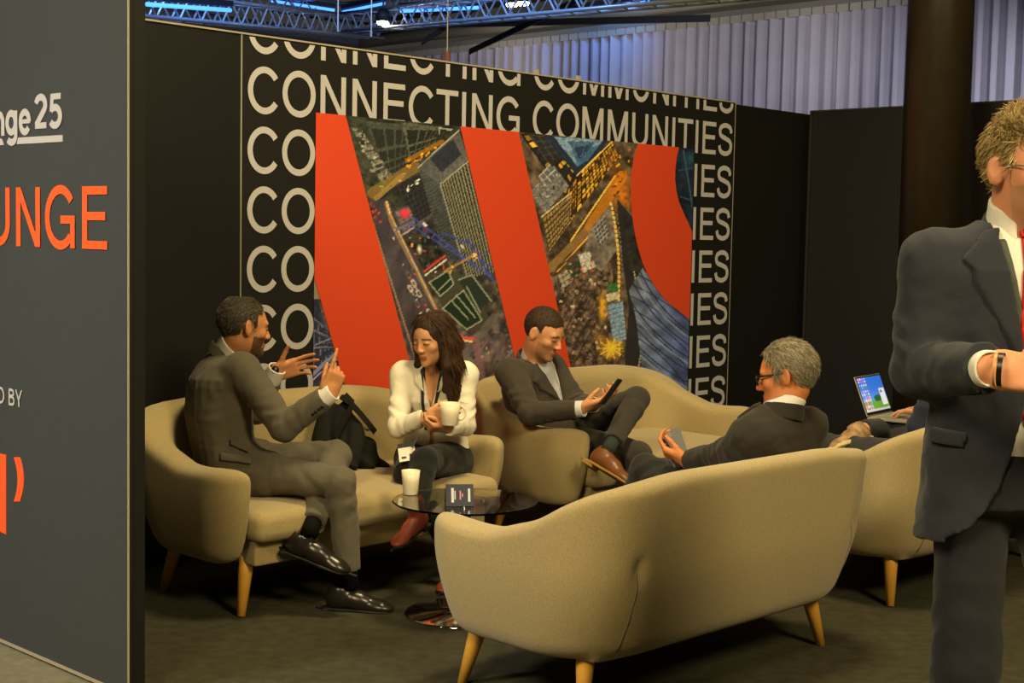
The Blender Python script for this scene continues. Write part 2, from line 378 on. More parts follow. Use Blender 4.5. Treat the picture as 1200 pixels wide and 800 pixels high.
def glyph(c, w=106):
    h = w/2; v = w*.9
    if c == 'C': return 722, [S_(arc(380, 359, 290, 328, 36, 324), w)]
    if c == 'O': return 778, [S_(arc(389, 359, 304, 328, 0, 360, 40)[:-1], w, True)]
    if c == 'G': return 778, [S_(arc(386, 359, 296, 328, 36, 318), w), R_(390, 285, 705, 285+v), R_(705-w*.92, 0, 705, 290)]
    if c == 'N': return 722, [R_(76, 0, 76+w, 718), R_(646-w, 0, 646, 718), P_poly((76, 718), (190, 718), (646, 0), (532, 0))]
    if c == 'E': return 667, [R_(86, 0, 86+w, 718), R_(86, 718-v, 612, 718), R_(86, 330, 575, 330+v), R_(86, 0, 616, v)]
    if c == 'T': return 611, [R_(305-h, 0, 305+h, 718), R_(18, 718-v, 592, 718)]
    if c == 'I': return 278, [R_(139-h, 0, 139+h, 718)]
    if c == 'M': return 833, [R_(73, 0, 73+w*.95, 718), R_(761-w*.95, 0, 761, 718), P_poly((73, 718), (200, 718), (470, 0), (366, 0)), P_poly((761, 718), (634, 718), (364, 0), (468, 0))]
    if c == 'U': return 722, [S_([(79+h, 718), (79+h, 300)]+arc(361, 270, 282-h, 222, 180, 360)[1:-1]+[(644-h, 300), (644-h, 718)], w)]
    if c == 'S': return 667, [S_(smoothline([(570, 510), (520, 628), (340, 678), (160, 632), (106, 535), (160, 436), (340, 384), (512, 322), (566, 205), (510, 92), (335, 40), (150, 90), (92, 215)]), w)]
    if c == 'L': return 556, [R_(76, 0, 76+w, 718), R_(76, 0, 537, v)]
    if c == 'D': return 722, [R_(81, 0, 81+w, 718), S_([(81+h, 718-h), (330, 718-h)]+arc(340, 359, 286, 359-h, 90, -90)[1:-1]+[(330, h), (81+h, h)], w)]
    if c == 'B': return 667, [R_(74, 0, 74+w, 718), S_([(74+h, 718-h), (370, 718-h)]+arc(380, 542, 160, 176-h, 90, -90, 14)[1:-1]+[(370, 366+h), (74+h, 366+h)], w), S_([(74+h, 366), (390, 366)]+arc(395, 207, 182, 160, 90, -90, 14)[1:-1]+[(390, h), (74+h, h)], w)]
    if c == 'Y': return 667, [R_(333-h, 0, 333+h, 330), P_poly((14, 718), (130, 718), (385, 280), (282, 280)), P_poly((653, 718), (537, 718), (282, 280), (385, 280))]
    if c == 'n': return 600, [R_(60, 0, 60+w, 520), S_([(60+h, 330)]+arc(300, 300, 190, 175, 165, 0, 14)+[(490, 0)], w)]
    if c == 'g': return 600, [S_(arc(270, 270, 185, 205, 0, 360, 30)[:-1], w, True), S_([(475, 525), (475, -10)]+arc(285, -20, 190, 135, 0, -150, 16)[1:], w)]
    if c == 'e': return 560, [S_(arc(280, 262, 195, 212, 0, 325), w), R_(100, 228, 520, 228+w*.62)]
    if c == '2': return 560, [S_(arc(275, 500, 180, 170, 165, -30, 16)+[(95, h)], w), R_(60, 0, 500, w*.85)]
    if c == '5': return 560, [R_(110, 718-w*.85, 480, 718), P_poly((100, 718), (100+w*.8, 718), (70+w*.9, 340), (70, 340)), S_(arc(265, 235, 195, 190, 140, -145, 22), w)]
    return 278, []
def text_polys(txt, w=106, track=0):
    """list of quads/polygons (each convex) and the level they lie on"""
    out = []; x = 0
    for c in txt:
        adv, items = glyph(c, w)
        for lv, it in enumerate(items):
            if it[0] == 'p': out.append(([(p[0]+x, p[1]) for p in it[1]], lv))
            else:
                _, pts, sw, cl = it; pts = [np.array(p, float) for p in pts]; n = len(pts); Lf, Rt = [], []
                for i in range(n):
                    a = pts[(i-1) % n] if cl or i > 0 else pts[i]; b = pts[(i+1) % n] if cl or i < n-1 else pts[i]
                    t = (b-a)/(np.linalg.norm(b-a)+1e-9); nn = np.array([-t[1], t[0]]); Lf.append(pts[i]+nn*sw/2); Rt.append(pts[i]-nn*sw/2)
                for i in range(n if cl else n-1):
                    j = (i+1) % n; out.append(([(q[0]+x, q[1]) for q in (Lf[i], Rt[i], Rt[j], Lf[j])], lv))
        x += adv+track
    return out
def lettering(txt, m, parent, place, x0, x1, y0, y1, name='lettering', clip=None, ref=None, w=106, track=0):
    """flat letters fitted to the box x0..x1, y0..y1 (of ref, when given) and laid on a surface by place(x, y, z)"""
    def ext(ps): A = np.array([q for p, _ in ps for q in p]); return A.min(0), A.max(0)
    ps = text_polys(txt, w, track); lo, hi = ext(ps); rlo, rhi = (lo, hi) if ref is None else ext(text_polys(ref, w, track))
    sx = (x1-x0)/(rhi[0]-rlo[0]); sy = (y1-y0)/(rhi[1]-rlo[1]); bm = bmesh.new()
    for p, lv in ps:
        vs_ = [bm.verts.new(place(x1-(hi[0]-q[0])*sx if ref is not None else x0+(q[0]-lo[0])*sx, y0+(q[1]-rlo[1])*sy, .0003*lv)) for q in p]
        try: bm.faces.new(vs_)
        except ValueError: pass
    if clip: bmesh.ops.bisect_plane(bm, geom=bm.verts[:]+bm.edges[:]+bm.faces[:], plane_co=clip[0], plane_no=clip[1], clear_outer=True)
    me = bpy.data.meshes.new(name); bm.to_mesh(me); bm.free()
    o = link(name, me, m); return child_local(o, parent)
ROW = 0.279
for r_ in range(1, 9):
    zt = 2.279-ROW*(r_-2); zb_ = zt-0.222
    if zb_ < 0.15: break
    lettering('CONNECTING COMMUNITIES', M_cream, wb, lambda x, y, z: Vector(W(x, y, 0.004+z)), 0.035, SP-0.03, zb_, zt,
              clip=(Vector(W(0, HW-0.012)), Vector((0, 0, 1))) if zt > HW else None)
# ---- city picture on the wall: print colours on a fine flat mesh
S0, ZT = onwall(369, 135); S1 = onwall(812.5, 173)[0]; ZT = 2.088; ZB = 0.42
GN, GM = 430, 330
gs = np.linspace(S0, S1, GN); gz = np.linspace(ZB, ZT, GM)
GS, GZ = np.meshgrid(gs, gz, indexing='ij')
PW = W0[None, None]+GS[..., None]*EW+GZ[..., None]*ZU
q_ = PW-CAM; cz = q_@_fwd; PX = 600+FOC*(q_@_right)/cz; PY = 400-FOC*(q_@_up)/cz
def inpoly(poly, X=None, Y=None):
    X = PX if X is None else X; Y = PY if Y is None else Y
    r = np.zeros(X.shape, bool); n = len(poly); j = n-1
    for i in range(n):
        xi, yi = poly[i]; xj, yj = poly[j]
        r ^= ((yi > Y) != (yj > Y)) & (X < (xj-xi)*(Y-yi)/(yj-yi+1e-9)+xi); j = i
    return r
def vnoise(X, Y, sc, seed):
    r_ = np.random.default_rng(seed).random((97, 97)); x = X*sc; y = Y*sc
    i = np.floor(x).astype(int); j = np.floor(y).astype(int); u = x-i; v = y-j; u = u*u*(3-2*u); v = v*v*(3-2*v)
    g = lambda a, b: r_[a % 97, b % 97]
    return (g(i, j)*(1-u)+g(i+1, j)*u)*(1-v)+(g(i, j+1)*(1-u)+g(i+1, j+1)*u)*v
def cells(X, Y, sx, sy, ang, seed):
    c_, s_ = math.cos(math.radians(ang)), math.sin(math.radians(ang)); a = (X*c_+Y*s_)/sx; b = (-X*s_+Y*c_)/sy
    return np.random.default_rng(seed).random((211, 211))[np.floor(a).astype(int) % 211, np.floor(b).astype(int) % 211], a % 1, b % 1
PC = np.zeros((GN, GM, 3))
n1 = vnoise(PX, PY, .06, 1); n2 = vnoise(PX, PY, .25, 2); n3 = vnoise(PX, PY, .6, 3)
base = 46+50*n1+38*(n2-.5)+34*(n3-.5)
PC[...] = base[..., None]*np.array([1.0, .92, .88])
WX = 14*(vnoise(PX, PY, .045, 8)-.5)+5*(vnoise(PX, PY, .16, 9)-.5); WY = 14*(vnoise(PX, PY, .05, 10)-.5)+5*(vnoise(PX, PY, .17, 12)-.5)
def L255(r, g, b): return np.array([r, g, b], float)
def paint(mask, col, a=1.0): PC[mask] = PC[mask]*(1-a)+np.asarray(col)*a
def blocks(poly, sx, sy, ang, lo, hi, seed, line=.14, lc=.6, a=1.0):
    m = inpoly(poly); v, fa, fb = cells(PX+WX*.3, PY+WY*.3, sx, sy, ang, seed); v2, _, _ = cells(PX+WX*.2, PY+WY*.2, sx*.45, sy*.4, ang+12, seed+100); v = np.where(v2 > .8, np.clip(v+.5, 0, 1.35), v*(.6+.6*v2))
    C = np.asarray(lo)+(np.asarray(hi)-np.asarray(lo))*v[..., None]; edge = (fa < line) | (fb < line); C = np.where(edge[..., None], C*lc, C)
    PC[m] = PC[m]*(1-a)+C[m]*a
def lines(poly, sp, ang, col, wd=.3, a=1.0, ph=0):
    m = inpoly(poly); c_, s_ = math.cos(math.radians(ang)), math.sin(math.radians(ang)); q = ((PX*c_+PY*s_)/sp+ph) % 1
    paint(m & (q < wd), col, a)
def stroke(p, q, wd, col, a=1.0):
    p = np.array(p, float); q = np.array(q, float); d = q-p; L2 = d@d; t = np.clip(((PX-p[0])*d[0]+(PY-p[1])*d[1])/L2, 0, 1)
    paint(np.hypot(PX-p[0]-t*d[0], PY-p[1]-t*d[1]) < wd, col, a)
def blob(c, r, col, a=1.0):
    d = np.hypot((PX-c[0])/r[0], (PY-c[1])/r[1]); k = np.clip(1.2-d, 0, 1)*a*(0.5+n2)
    k = np.clip(k, 0, 1)[..., None]; PC[...] = PC*(1-k)+np.asarray(col)*k
def quad_uv(q):          # perspective coordinates of every print point inside a quad (corners in order)
    A = []; bb = []
    for (x, y), (u, v) in zip(q, ((0, 0), (1, 0), (1, 1), (0, 1))):
        A += [[x, y, 1, 0, 0, 0, -u*x, -u*y], [0, 0, 0, x, y, 1, -v*x, -v*y]]; bb += [u, v]
    h = np.append(np.linalg.solve(np.array(A, float), np.array(bb, float)), 1).reshape(3, 3)
    w_ = h[2, 0]*PX+h[2, 1]*PY+h[2, 2]; return (h[0, 0]*PX+h[0, 1]*PY+h[0, 2])/w_, (h[1, 0]*PX+h[1, 1]*PY+h[1, 2])/w_
def face(q, col, nu=0, nv=0, line=None, wu=.3, wv=.3, win=None, seed=0, pw=.5, grad=0.0, noise=.25):
    """a painted plane: base colour, nu x nv grid lines, randomly lit windows"""
    u, v = quad_uv(q); m = (u >= 0) & (u <= 1) & (v >= 0) & (v <= 1)
    C = np.asarray(col, float)*(1+grad*(v-.5))[..., None]*(1-noise/2+noise*n3)[..., None]
    if win is not None:
        r_ = np.random.default_rng(seed).random((64, 64)); iu = np.clip((u*nu).astype(int), 0, 63); iv = np.clip((v*nv).astype(int), 0, 63)
        C = np.where((r_[iu, iv] < pw)[..., None], np.asarray(win, float)*(.6+.6*r_[iv, iu])[..., None], C)
    if line is not None:
        g = np.zeros(u.shape, bool)
        if nu: g |= (u*nu % 1) < wu
        if nv: g |= (v*nv % 1) < wv
        C = np.where(g[..., None], np.asarray(line, float)*(.8+.4*n3)[..., None], C)
    PC[m] = C[m]
def mottle(poly, lo, hi, sc, seed, a=1.0, st=(1, 1), ang=0):
    c_, s_ = math.cos(math.radians(ang)), math.sin(math.radians(ang)); X = (PX*c_+PY*s_)*st[0]; Y = (-PX*s_+PY*c_)*st[1]
    v = .5*vnoise(X, Y, sc, seed)+.3*vnoise(X, Y, sc*2.3, seed+1)+.2*vnoise(X, Y, sc*4.7, seed+2); v = np.clip((v-.25)*2, 0, 1)[..., None]
    m = inpoly(poly); C = np.asarray(lo, float)*(1-v)+np.asarray(hi, float)*v; PC[m] = PC[m]*(1-a)+C[m]*a
def dots(poly, n, cols, seed, r=(.7, 1.5)):
    g = np.random.default_rng(seed); P = np.array(poly, float); lo, hi = P.min(0), P.max(0); k = 0
    while k < n:
        p = g.uniform(lo, hi)
        if not inpoly(poly, np.array([p[0]]), np.array([p[1]]))[0]: continue
        k += 1; q = p+g.normal(size=2)*1.4; stroke(p, q, g.uniform(*r), np.asarray(cols[g.integers(len(cols))])*g.uniform(.7, 1.2))
# ---- strip between the first two bands
G1 = [(400, 130), (545, 145), (612, 480), (470, 480)]
mottle(G1, (34, 34, 34), (104, 96, 92), .10, 51)
mottle([(400, 130), (545, 145), (548, 200), (440, 262)], (22, 27, 22), (66, 70, 58), .12, 54)
face([(427, 141), (506, 149), (484, 194), (452, 212)], (34, 38, 34), 9, 5, (62, 66, 60), .18, .22); face([(470, 143), (520, 150), (496, 180), (480, 190)], (28, 32, 30), 6, 6, (78, 80, 72), .15, .2)
face([(409, 148), (421, 150), (460, 208), (446, 218)], (112, 112, 106), 1, 7, (58, 60, 56), .1, .22, noise=.9); dots([(409, 152), (421, 152), (456, 210), (446, 216)], 14, [(150, 150, 142), (50, 52, 50)], 61, (1.2, 2.6))
mottle([(400, 150), (409, 160), (442, 236), (432, 250)], (30, 32, 28), (80, 76, 66), .2, 63)
stroke((436, 226), (486, 196), 6.5, (122, 98, 50), .85); stroke((440, 232), (470, 206), 3, (150, 122, 74), .8); stroke((476, 188), (517, 166), 2.6, (150, 100, 26), .8); dots([(472, 190), (516, 164), (520, 169), (478, 196)], 16, [(240, 170, 50), (220, 140, 30)], 62, (.6, 1.2)); dots([(440, 216), (484, 196), (480, 206), (444, 228)], 10, [(200, 170, 90), (90, 110, 50)], 66)
# street with traffic
paint(inpoly([(434, 236), (452, 232), (470, 262), (512, 362), (520, 440), (486, 440), (470, 372), (440, 270)]), L255(64, 58, 72), .85); mottle([(434, 236), (452, 232), (512, 362), (520, 440), (486, 440), (440, 270)], (44, 40, 52), (96, 86, 92), .09, 71, .5, (1, .3), 20)
stroke((452, 238), (459, 262), 2.6, (132, 104, 70)); stroke((459, 262), (512, 366), 2.8, (126, 106, 84)); stroke((452, 236), (456, 250), 1.0, (214, 180, 140)); stroke((456, 250), (510, 362), .7, (196, 168, 130)); stroke((436, 262), (486, 420), 1.0, (140, 116, 96))
dots([(432, 236), (442, 240), (446, 262), (436, 262)], 8, [(190, 50, 46), (150, 60, 60)], 72); dots([(448, 262), (462, 270), (504, 372), (482, 372)], 14, [(150, 146, 150), (40, 38, 46)], 75, (.6, 1.2))
for i_, (x_, y_) in enumerate(((478, 322), (484, 332), (490, 344), (496, 354), (502, 366), (480, 338), (488, 356), (494, 370), (506, 376), (484, 318))):
    stroke((x_-1.2, y_-2.4), (x_+1.2, y_+2.4), 2.4, (176, 166, 160) if i_ % 3 else (92, 86, 92)); stroke((x_-.6, y_-1), (x_+.4, y_+.8), 1.2, (60, 56, 66))
    if i_ % 3 == 0: stroke((x_+1, y_+3), (x_+1.6, y_+4), .9, (210, 50, 44))
# black block and crane base left of the tower
face([(464, 216), (493, 201), (505, 250), (484, 264)], (30, 30, 36), 5, 8, (48, 48, 56), .2, .2); dots([(472, 222), (490, 210), (491, 213), (474, 226)], 9, [(210, 210, 205)], 73, (.6, .9))
face([(459, 246), (478, 240), (486, 262), (470, 272)], (112, 100, 104), 3, 3, (70, 64, 74), .3, .3); blob((474, 250), (7, 6), (250, 50, 70), 1.3); stroke((464, 268), (480, 262), 1.6, (100, 96, 130)); stroke((470, 276), (484, 266), 1.2, (150, 140, 160))
mottle([(470, 276), (500, 262), (526, 312), (504, 328)], (14, 16, 18), (72, 66, 62), .2, 74); dots([(474, 280), (500, 268), (522, 312), (504, 324)], 22, [(180, 170, 160), (150, 50, 44), (60, 90, 110), (190, 120, 60)], 76); blob((491, 292), (3, 6), (232, 224, 214)); stroke((496, 318), (520, 300), 1.3, (176, 60, 50)); stroke((498, 322), (522, 304), 1.0, (196, 196, 188))
# tower
face([(489, 196), (515, 216), (547, 326), (518, 292)], (50, 54, 58), 7, 0, (78, 82, 84), .25, .2, grad=-.5); face([(515, 216), (549, 188), (580, 318), (547, 326)], (56, 58, 50), 11, 26, (22, 24, 24), .0, .38); 
u_, v_ = quad_uv([(515, 216), (549, 188), (580, 318), (547, 326)]); m_ = (u_ > 0) & (u_ < 1) & (v_ > 0) & (v_ < 1) & ((u_*11 % 1) < .34); paint(m_, L255(150, 148, 126), .9)
face([(489, 196), (537, 153), (549, 188), (515, 216)], (84, 86, 88), 0, 0, grad=.2); face([(503, 186), (530, 163), (540, 181), (516, 202)], (40, 44, 58)); stroke((489, 196), (537, 153), .8, (156, 156, 150)); stroke((515, 216), (549, 188), .8, (150, 150, 140)); stroke((515, 216), (547, 326), .8, (136, 136, 122)); stroke((514, 157), (514, 150), 1, (150, 150, 150)); stroke((514, 150), (528, 152), 1, (150, 150, 150))
# green courts
paint(inpoly([(502, 330), (526, 314), (552, 330), (576, 380), (546, 388), (520, 364)]), L255(62, 62, 54)); paint(inpoly([(504, 331), (524, 318), (531, 333), (516, 346)]), L255(26, 44, 30)); paint(inpoly([(518, 360), (542, 340), (562, 374), (546, 384)]), L255(24, 42, 28)); paint(inpoly([(536, 328), (552, 322), (574, 352), (560, 364)]), L255(36, 46, 44))
for a_, b_ in (((502, 331), (524, 317)), ((524, 317), (531, 333)), ((531, 333), (515, 347)), ((515, 347), (502, 331)), ((513, 340), (528, 326)), ((518, 361), (542, 340)), ((542, 340), (564, 375)), ((518, 361), (546, 386)), ((528, 352), (548, 374)), ((534, 346), (556, 372)), ((546, 336), (562, 366)), ((552, 322), (575, 353)), ((536, 328), (552, 322)), ((546, 386), (564, 375))):
    stroke(a_, b_, .75, (150, 158, 140), .9)
# blue crane over the tower
for a_, b_, w_ in (((482, 254), (576, 326), 1.1), ((478, 262), (562, 316), .8), ((516, 272), (556, 288), .9), ((546, 280), (578, 330), 1.1), ((534, 306), (576, 294), .8), ((556, 300), (580, 316), .9)): stroke(a_, b_, w_, (58, 70, 160), .9)
for i_ in range(12): t_ = i_/11; stroke((484+90*t_, 256+68*t_), (482+84*t_, 264+54*t_), .6, (74, 86, 170), .8)
stroke((496, 262), (498, 264), 1.6, (200, 200, 220)); stroke((540, 288), (542, 290), 1.5, (190, 190, 220)); stroke((520, 318), (556, 298), 1.4, (176, 126, 60), .8); dots([(520, 314), (560, 296), (566, 304), (526, 324)], 8, [(230, 180, 100)], 77)
# lower streets
mottle([(486, 420), (520, 386), (604, 392), (614, 480), (486, 480)], (56, 50, 54), (132, 116, 114), .16, 78, .9, (1, .4), 38); stroke((578, 372), (520, 446), 5, (104, 98, 98), .7); stroke((566, 388), (600, 440), 3, (96, 84, 92), .7); stroke((556, 396), (566, 452), 4, (130, 92, 104), .7); stroke((536, 395), (553, 397), 2.2, (196, 90, 60)); stroke((538, 398), (552, 400), 1, (226, 200, 170)); dots([(520, 400), (600, 400), (610, 460), (520, 460)], 40, [(160, 140, 136), (60, 54, 66), (150, 84, 90), (96, 90, 120)], 79)
lines([(566, 440), (600, 405), (612, 470), (570, 480)], 5, 40, (56, 50, 60), .3, .6)
# ---- small strip at far left
G0 = [(362, 322), (402, 446), (412, 480), (360, 480)]
mottle(G0, (28, 30, 52), (60, 62, 92), .1, 81); face([(366, 372), (384, 386), (392, 420), (366, 440)], (40, 42, 70), 5, 3, (104, 108, 134), .1, .14); stroke((364, 440), (394, 412), 2.0, (122, 126, 166)); stroke((364, 446), (394, 420), .8, (150, 154, 190)); paint(inpoly([(366, 322), (373, 330), (376, 350), (366, 350)]), L255(124, 116, 100)); stroke((368, 404), (388, 396), .8, (120, 124, 150))
# ---- strip between the second and third bands
G2 = [(600, 145), (830, 165), (830, 480), (664, 480)]
mottle(G2, (46, 38, 30), (120, 102, 84), .11, 91)
mottle([(640, 320), (716, 300), (724, 440), (664, 440)], (40, 32, 28), (138, 116, 98), .24, 94); dots([(650, 330), (706, 318), (716, 430), (668, 430)], 90, [(150, 130, 112), (40, 34, 34), (120, 86, 60), (90, 84, 88), (176, 160, 140)], 95, (.7, 1.8)); lines([(652, 340), (700, 330), (712, 420), (668, 430)], 9, 28, (54, 42, 36), .22, .6)
face([(608, 156), (640, 158), (676, 206), (668, 240)], (40, 40, 46), 5, 9, (26, 26, 30), .3, .3, (206, 160, 60), 3, .42); face([(620, 158), (648, 160), (664, 182), (640, 190)], (36, 38, 46), 4, 4, (66, 64, 60), .15, .15)
face([(636, 158), (712, 164), (690, 196), (675, 206)], (34, 44, 66)); face([(648, 160), (706, 164), (688, 188), (676, 195)], (60, 96, 140), 1, 1, (110, 140, 170), .08, .1); face([(664, 165), (696, 166), (684, 182), (677, 187)], (38, 56, 92), 3, 2, (74, 104, 140), .12, .12)
face([(675, 206), (716, 166), (724, 184), (674, 250)], (60, 46, 22), 13, 8, (34, 26, 14), .3, .28, (226, 168, 54), 5, .75); stroke((675, 206), (716, 166), .8, (230, 190, 100))
face([(664, 222), (675, 206), (674, 250), (666, 262)], (74, 58, 30), 4, 8, (40, 30, 18), .3, .3, (206, 150, 50), 6, .6)
face([(618, 226), (648, 194), (666, 218), (638, 250)], (118, 118, 120), 5, 4, (88, 88, 92), .12, .12, noise=.5); face([(630, 206), (644, 192), (654, 204), (640, 218)], (92, 94, 104), 3, 2, (160, 160, 162), .15, .2); dots([(622, 226), (648, 200), (662, 218), (638, 246)], 10, [(170, 170, 168), (70, 70, 76)], 97)
face([(634, 254), (668, 226), (668, 260), (642, 296)], (150, 128, 84), 12, 7, (70, 54, 32), .3, .4); stroke((634, 254), (668, 226), .9, (196, 178, 130))
stroke((642, 316), (690, 266), 4.5, (142, 110, 66), .85); stroke((690, 266), (728, 206), 6, (188, 120, 30), .85); stroke((652, 318), (700, 264), 1.0, (230, 170, 70)); stroke((668, 282), (720, 206), 1.0, (246, 190, 80)); stroke((646, 322), (690, 280), .8, (90, 66, 40)); blob((728, 224), (15, 28), (222, 120, 22), .8); blob((716, 190), (10, 14), (150, 96, 40), .6); dots([(716, 174), (740, 176), (738, 230), (716, 230)], 22, [(240, 150, 40), (120, 70, 30), (90, 70, 56)], 98)
mottle([(690, 268), (714, 240), (724, 290), (704, 318), (682, 304)], (82, 76, 72), (140, 130, 122), .12, 99); face([(694, 268), (708, 252), (714, 276), (700, 290)], (78, 78, 84), 4, 5, (150, 146, 144), .2, .25)
face([(676, 298), (690, 294), (697, 312), (683, 320)], (186, 186, 182), 3, 2, (146, 146, 148), .1, .1); face([(664, 312), (677, 305), (682, 318), (669, 327)], (44, 60, 44)); face([(652, 322), (664, 314), (670, 330), (658, 338)], (150, 144, 132), 3, 3, (96, 88, 78), .2, .2); dots([(650, 312), (698, 294), (702, 326), (660, 338)], 26, [(190, 176, 150), (80, 66, 54), (170, 90, 60)], 102)
# kerb of lamps, dark verge, blue container, lit yard
paint(inpoly([(722, 232), (742, 256), (760, 326), (756, 444), (730, 444), (736, 360), (728, 300)]), L255(38, 38, 44), .92); mottle([(730, 250), (744, 262), (758, 320), (740, 340)], (24, 26, 28), (60, 58, 54), .14, 103, .8)
for i_ in range(34):
    t_ = i_/33; x_ = 715+13*t_**.8+3*math.sin(t_*5); y_ = 238+t_*176; stroke((x_, y_), (x_+.4, y_+1.6), 1.5, (226, 190, 104)); stroke((x_+4, y_+2), (x_+4.4, y_+3), .8, (120, 110, 90))
    x_ = 742+9*math.sin(t_*2.6); stroke((x_, 318+t_*116), (x_, 319+t_*116), .8, (176, 170, 156))
face([(711, 357), (729, 352), (733, 397), (718, 402)], (130, 158, 186), 4, 9, (96, 120, 150), .1, .25); face([(709, 345), (724, 341), (726, 349), (711, 354)], (196, 186, 160)); face([(711, 334), (722, 331), (724, 340), (712, 343)], (52, 112, 62))
blob((705, 358), (6, 20), (240, 184, 50), .8); blob((715, 408), (15, 13), (250, 190, 40), .9); blob((702, 396), (8, 8), (206, 150, 60), .5)
for k_ in range(10): a_ = k_*.63; stroke((715, 408), (715+15*math.cos(a_), 408+12*math.sin(a_)), .8, (252, 206, 80), .8)
# blue glass roof
gl = [(736, 340), (752, 314), (768, 336), (812, 374), (832, 400), (832, 480), (752, 480), (750, 420), (744, 370)]
k_ = np.clip((PX-740)/80, 0, 1)[..., None]; m_ = inpoly(gl); PC[m_] = (L255(116, 128, 156)*(1-k_)+L255(62, 78, 142)*k_)[m_]*(0.7+.6*vnoise(PX, PY, .11, 105)[m_])[:, None]
rr1 = np.hypot(PX-905, PY-250); an1 = np.arctan2(PY-250, PX-905); rr2 = np.hypot(PX-640, PY-560)
paint(m_ & ((rr1/13 % 1) < .12), L255(34, 42, 74), .85); paint(m_ & ((rr2/13 % 1) < .11), L255(34, 42, 74), .8); paint(m_ & ((rr1/26+.3) % 1 < .09), L255(150, 160, 184), .6)
dk = [(790, 165), (832, 165), (832, 290), (812, 276), (798, 252), (789, 223), (789, 195)]
mottle(dk, (12, 18, 28), (34, 52, 74), .07, 107); stroke((800, 176), (812, 250), .9, (50, 84, 110)); stroke((794, 200), (812, 196), .8, (44, 74, 100)); stroke((796, 230), (812, 236), .8, (44, 74, 100)); blob((808, 186), (8, 8), (36, 96, 130), .5)
CL = np.clip(PC*(0.94+.12*n3[..., None])*1.12, 3, 255)/255; CL = np.where(CL <= .04045, CL/12.92, ((CL+.055)/1.055)**2.4)
ii, jj = np.meshgrid(np.arange(GN-1), np.arange(GM-1), indexing='ij'); b0 = (ii*GM+jj).ravel()
PV = (PW+NW*0.006).reshape(-1, 3)
pm = mesh_np('city_print', PV, np.stack([b0, b0+GM, b0+GM+1, b0+1], 1)); colattr(pm, CL.reshape(-1, 3))
M_cityp = mat('city_print', (1, 1, 1), 0.6, attr='Col')
child_local(link('city_print', pm, M_cityp), wb)
def wallpoly(name, pts, off, m):
    P = [onwall(*p) for p in pts]; mb = MB(); mb.prism(P, W0, EW, ZU, NW, off-.001, off); return child_local(mb.build(name, m), wb)
def ext(p, q, z):   # extend a wall line p->q (pixels) down to height z
    a = np.array(onwall(*p)); b = np.array(onwall(*q)); t = (z-a[1])/(b[1]-a[1]); return tuple(a+(b-a)*t)
def wallpoly_sz(name, P, off, m):
    mb = MB(); mb.prism(P, W0, EW, ZU, NW, off-.001, off); return child_local(mb.build(name, m), wb)
tl = lambda s: (s, ZT)
wallpoly_sz('print_band', [(S0, ZT), (onwall(403.5, 139)[0], ZT), ext((403.5, 139), (476, 414), ZB), ext((369, 326), (402, 446), ZB), (S0, onwall(369, 326)[1])], .009, M_red)
wallpoly_sz('print_band', [(onwall(538, 149)[0], ZT), (onwall(606.5, 155)[0], ZT), ext((606.5, 155), (666, 423), ZB), ext((538, 149), (602, 418), ZB)], .009, M_red)
cl_ = [(743.5, 178), (740.5, 190), (738.8, 205), (738.3, 220), (738.8, 240), (740.2, 257), (743, 275), (746.8, 291), (751.5, 307), (757.5, 321), (767, 337), (778, 351), (793, 363), (812.5, 374)]
cr_ = [(812.5, 271.5), (805, 260), (799.6, 249), (794.5, 237), (791.3, 223.5), (789.8, 210), (790.2, 198), (791.8, 184)]
P_ = [(onwall(746.5, 170)[0], ZT)]+[onwall(*p) for p in cl_]+[onwall(*p) for p in cr_]+[(onwall(794.5, 173)[0], ZT)]
P_ = [(min(p[0], S1), p[1]) for p in P_]
wallpoly_sz('print_band', P_, .009, M_red)
# ---- left panel
wl = empty('wall_left', tuple(LEND)); tag(wl, 'charcoal side panel with orange and white lettering at the booth edge', 'wall', kind='structure')
LLEN = 1.56
def lpart(name, u0, u1, z0, z1, o0, o1, m):
    mb = MB(); mb.prism([(u0, z0), (u1, z0), (u1, z1), (u0, z1)], LEND, LQ, ZU, LN, o0, o1); return child_local(mb.build(name, m), wl)
lpart('panel', -LLEN, -0.004, 0.012, HW, -LTH*.3, 0, M_panel)
lpart('frame', -LLEN, 0.0, 0, HW, -LTH, -LTH*.3-.001, M_black)
lpart('edge_trim', -0.004, 0, 0, HW, -.003, 0.002, M_alu)
lpart('edge_post', -0.004, 0, 0, HW, -LTH*.3, -.0032, M_black)
lpart('bottom_trim', -LLEN, -0.004, 0, 0.012, -LTH*.3, 0.002, M_alu)
def plet(txt, m, px0, px1, py0, py1, **k):
    u0, _ = onpanel(px0, (py0+py1)/2); u1, _ = onpanel(px1, (py0+py1)/2); _, z0 = onpanel(px1, py1); _, z1 = onpanel(px1, py0)
    return lettering(txt, m, wl, lambda x, y, z: Vector(Lp(x, y, 0.003+z)), u0, u1, z0, z1, **k)
plet('LOUNGE', M_orange, 19.8, 126.8, 215.5, 294.7, ref='NGE')
plet('D BY', M_cream, -1.5, 27, 457.5, 477.5)
plet('nge', M_cream, -7.0, 37.2, 126.5, 169.5, w=150)
plet('25', M_cream, 41.2, 73.8, 107, 150.5, w=150)
def ppoly(name, pts, m): 
    P = [onpanel(*p) for p in pts]; mb = MB(); mb.prism(P, LEND, LQ, ZU, LN, 0.001, 0.003); return child_local(mb.build(name, m), wl)
ppoly('lettering', [(22, 161.2), (74, 158.2), (74, 166), (20.5, 169)], M_cream)
ppoly('lettering', [(-30, 164.5), (2.5, 162.4), (5, 169.7), (-30, 172)], M_cream)
ppoly('emblem', [(0, 531), (7.8, 532.5), (7.8, 626), (0, 622)], M_orange)
ar = []
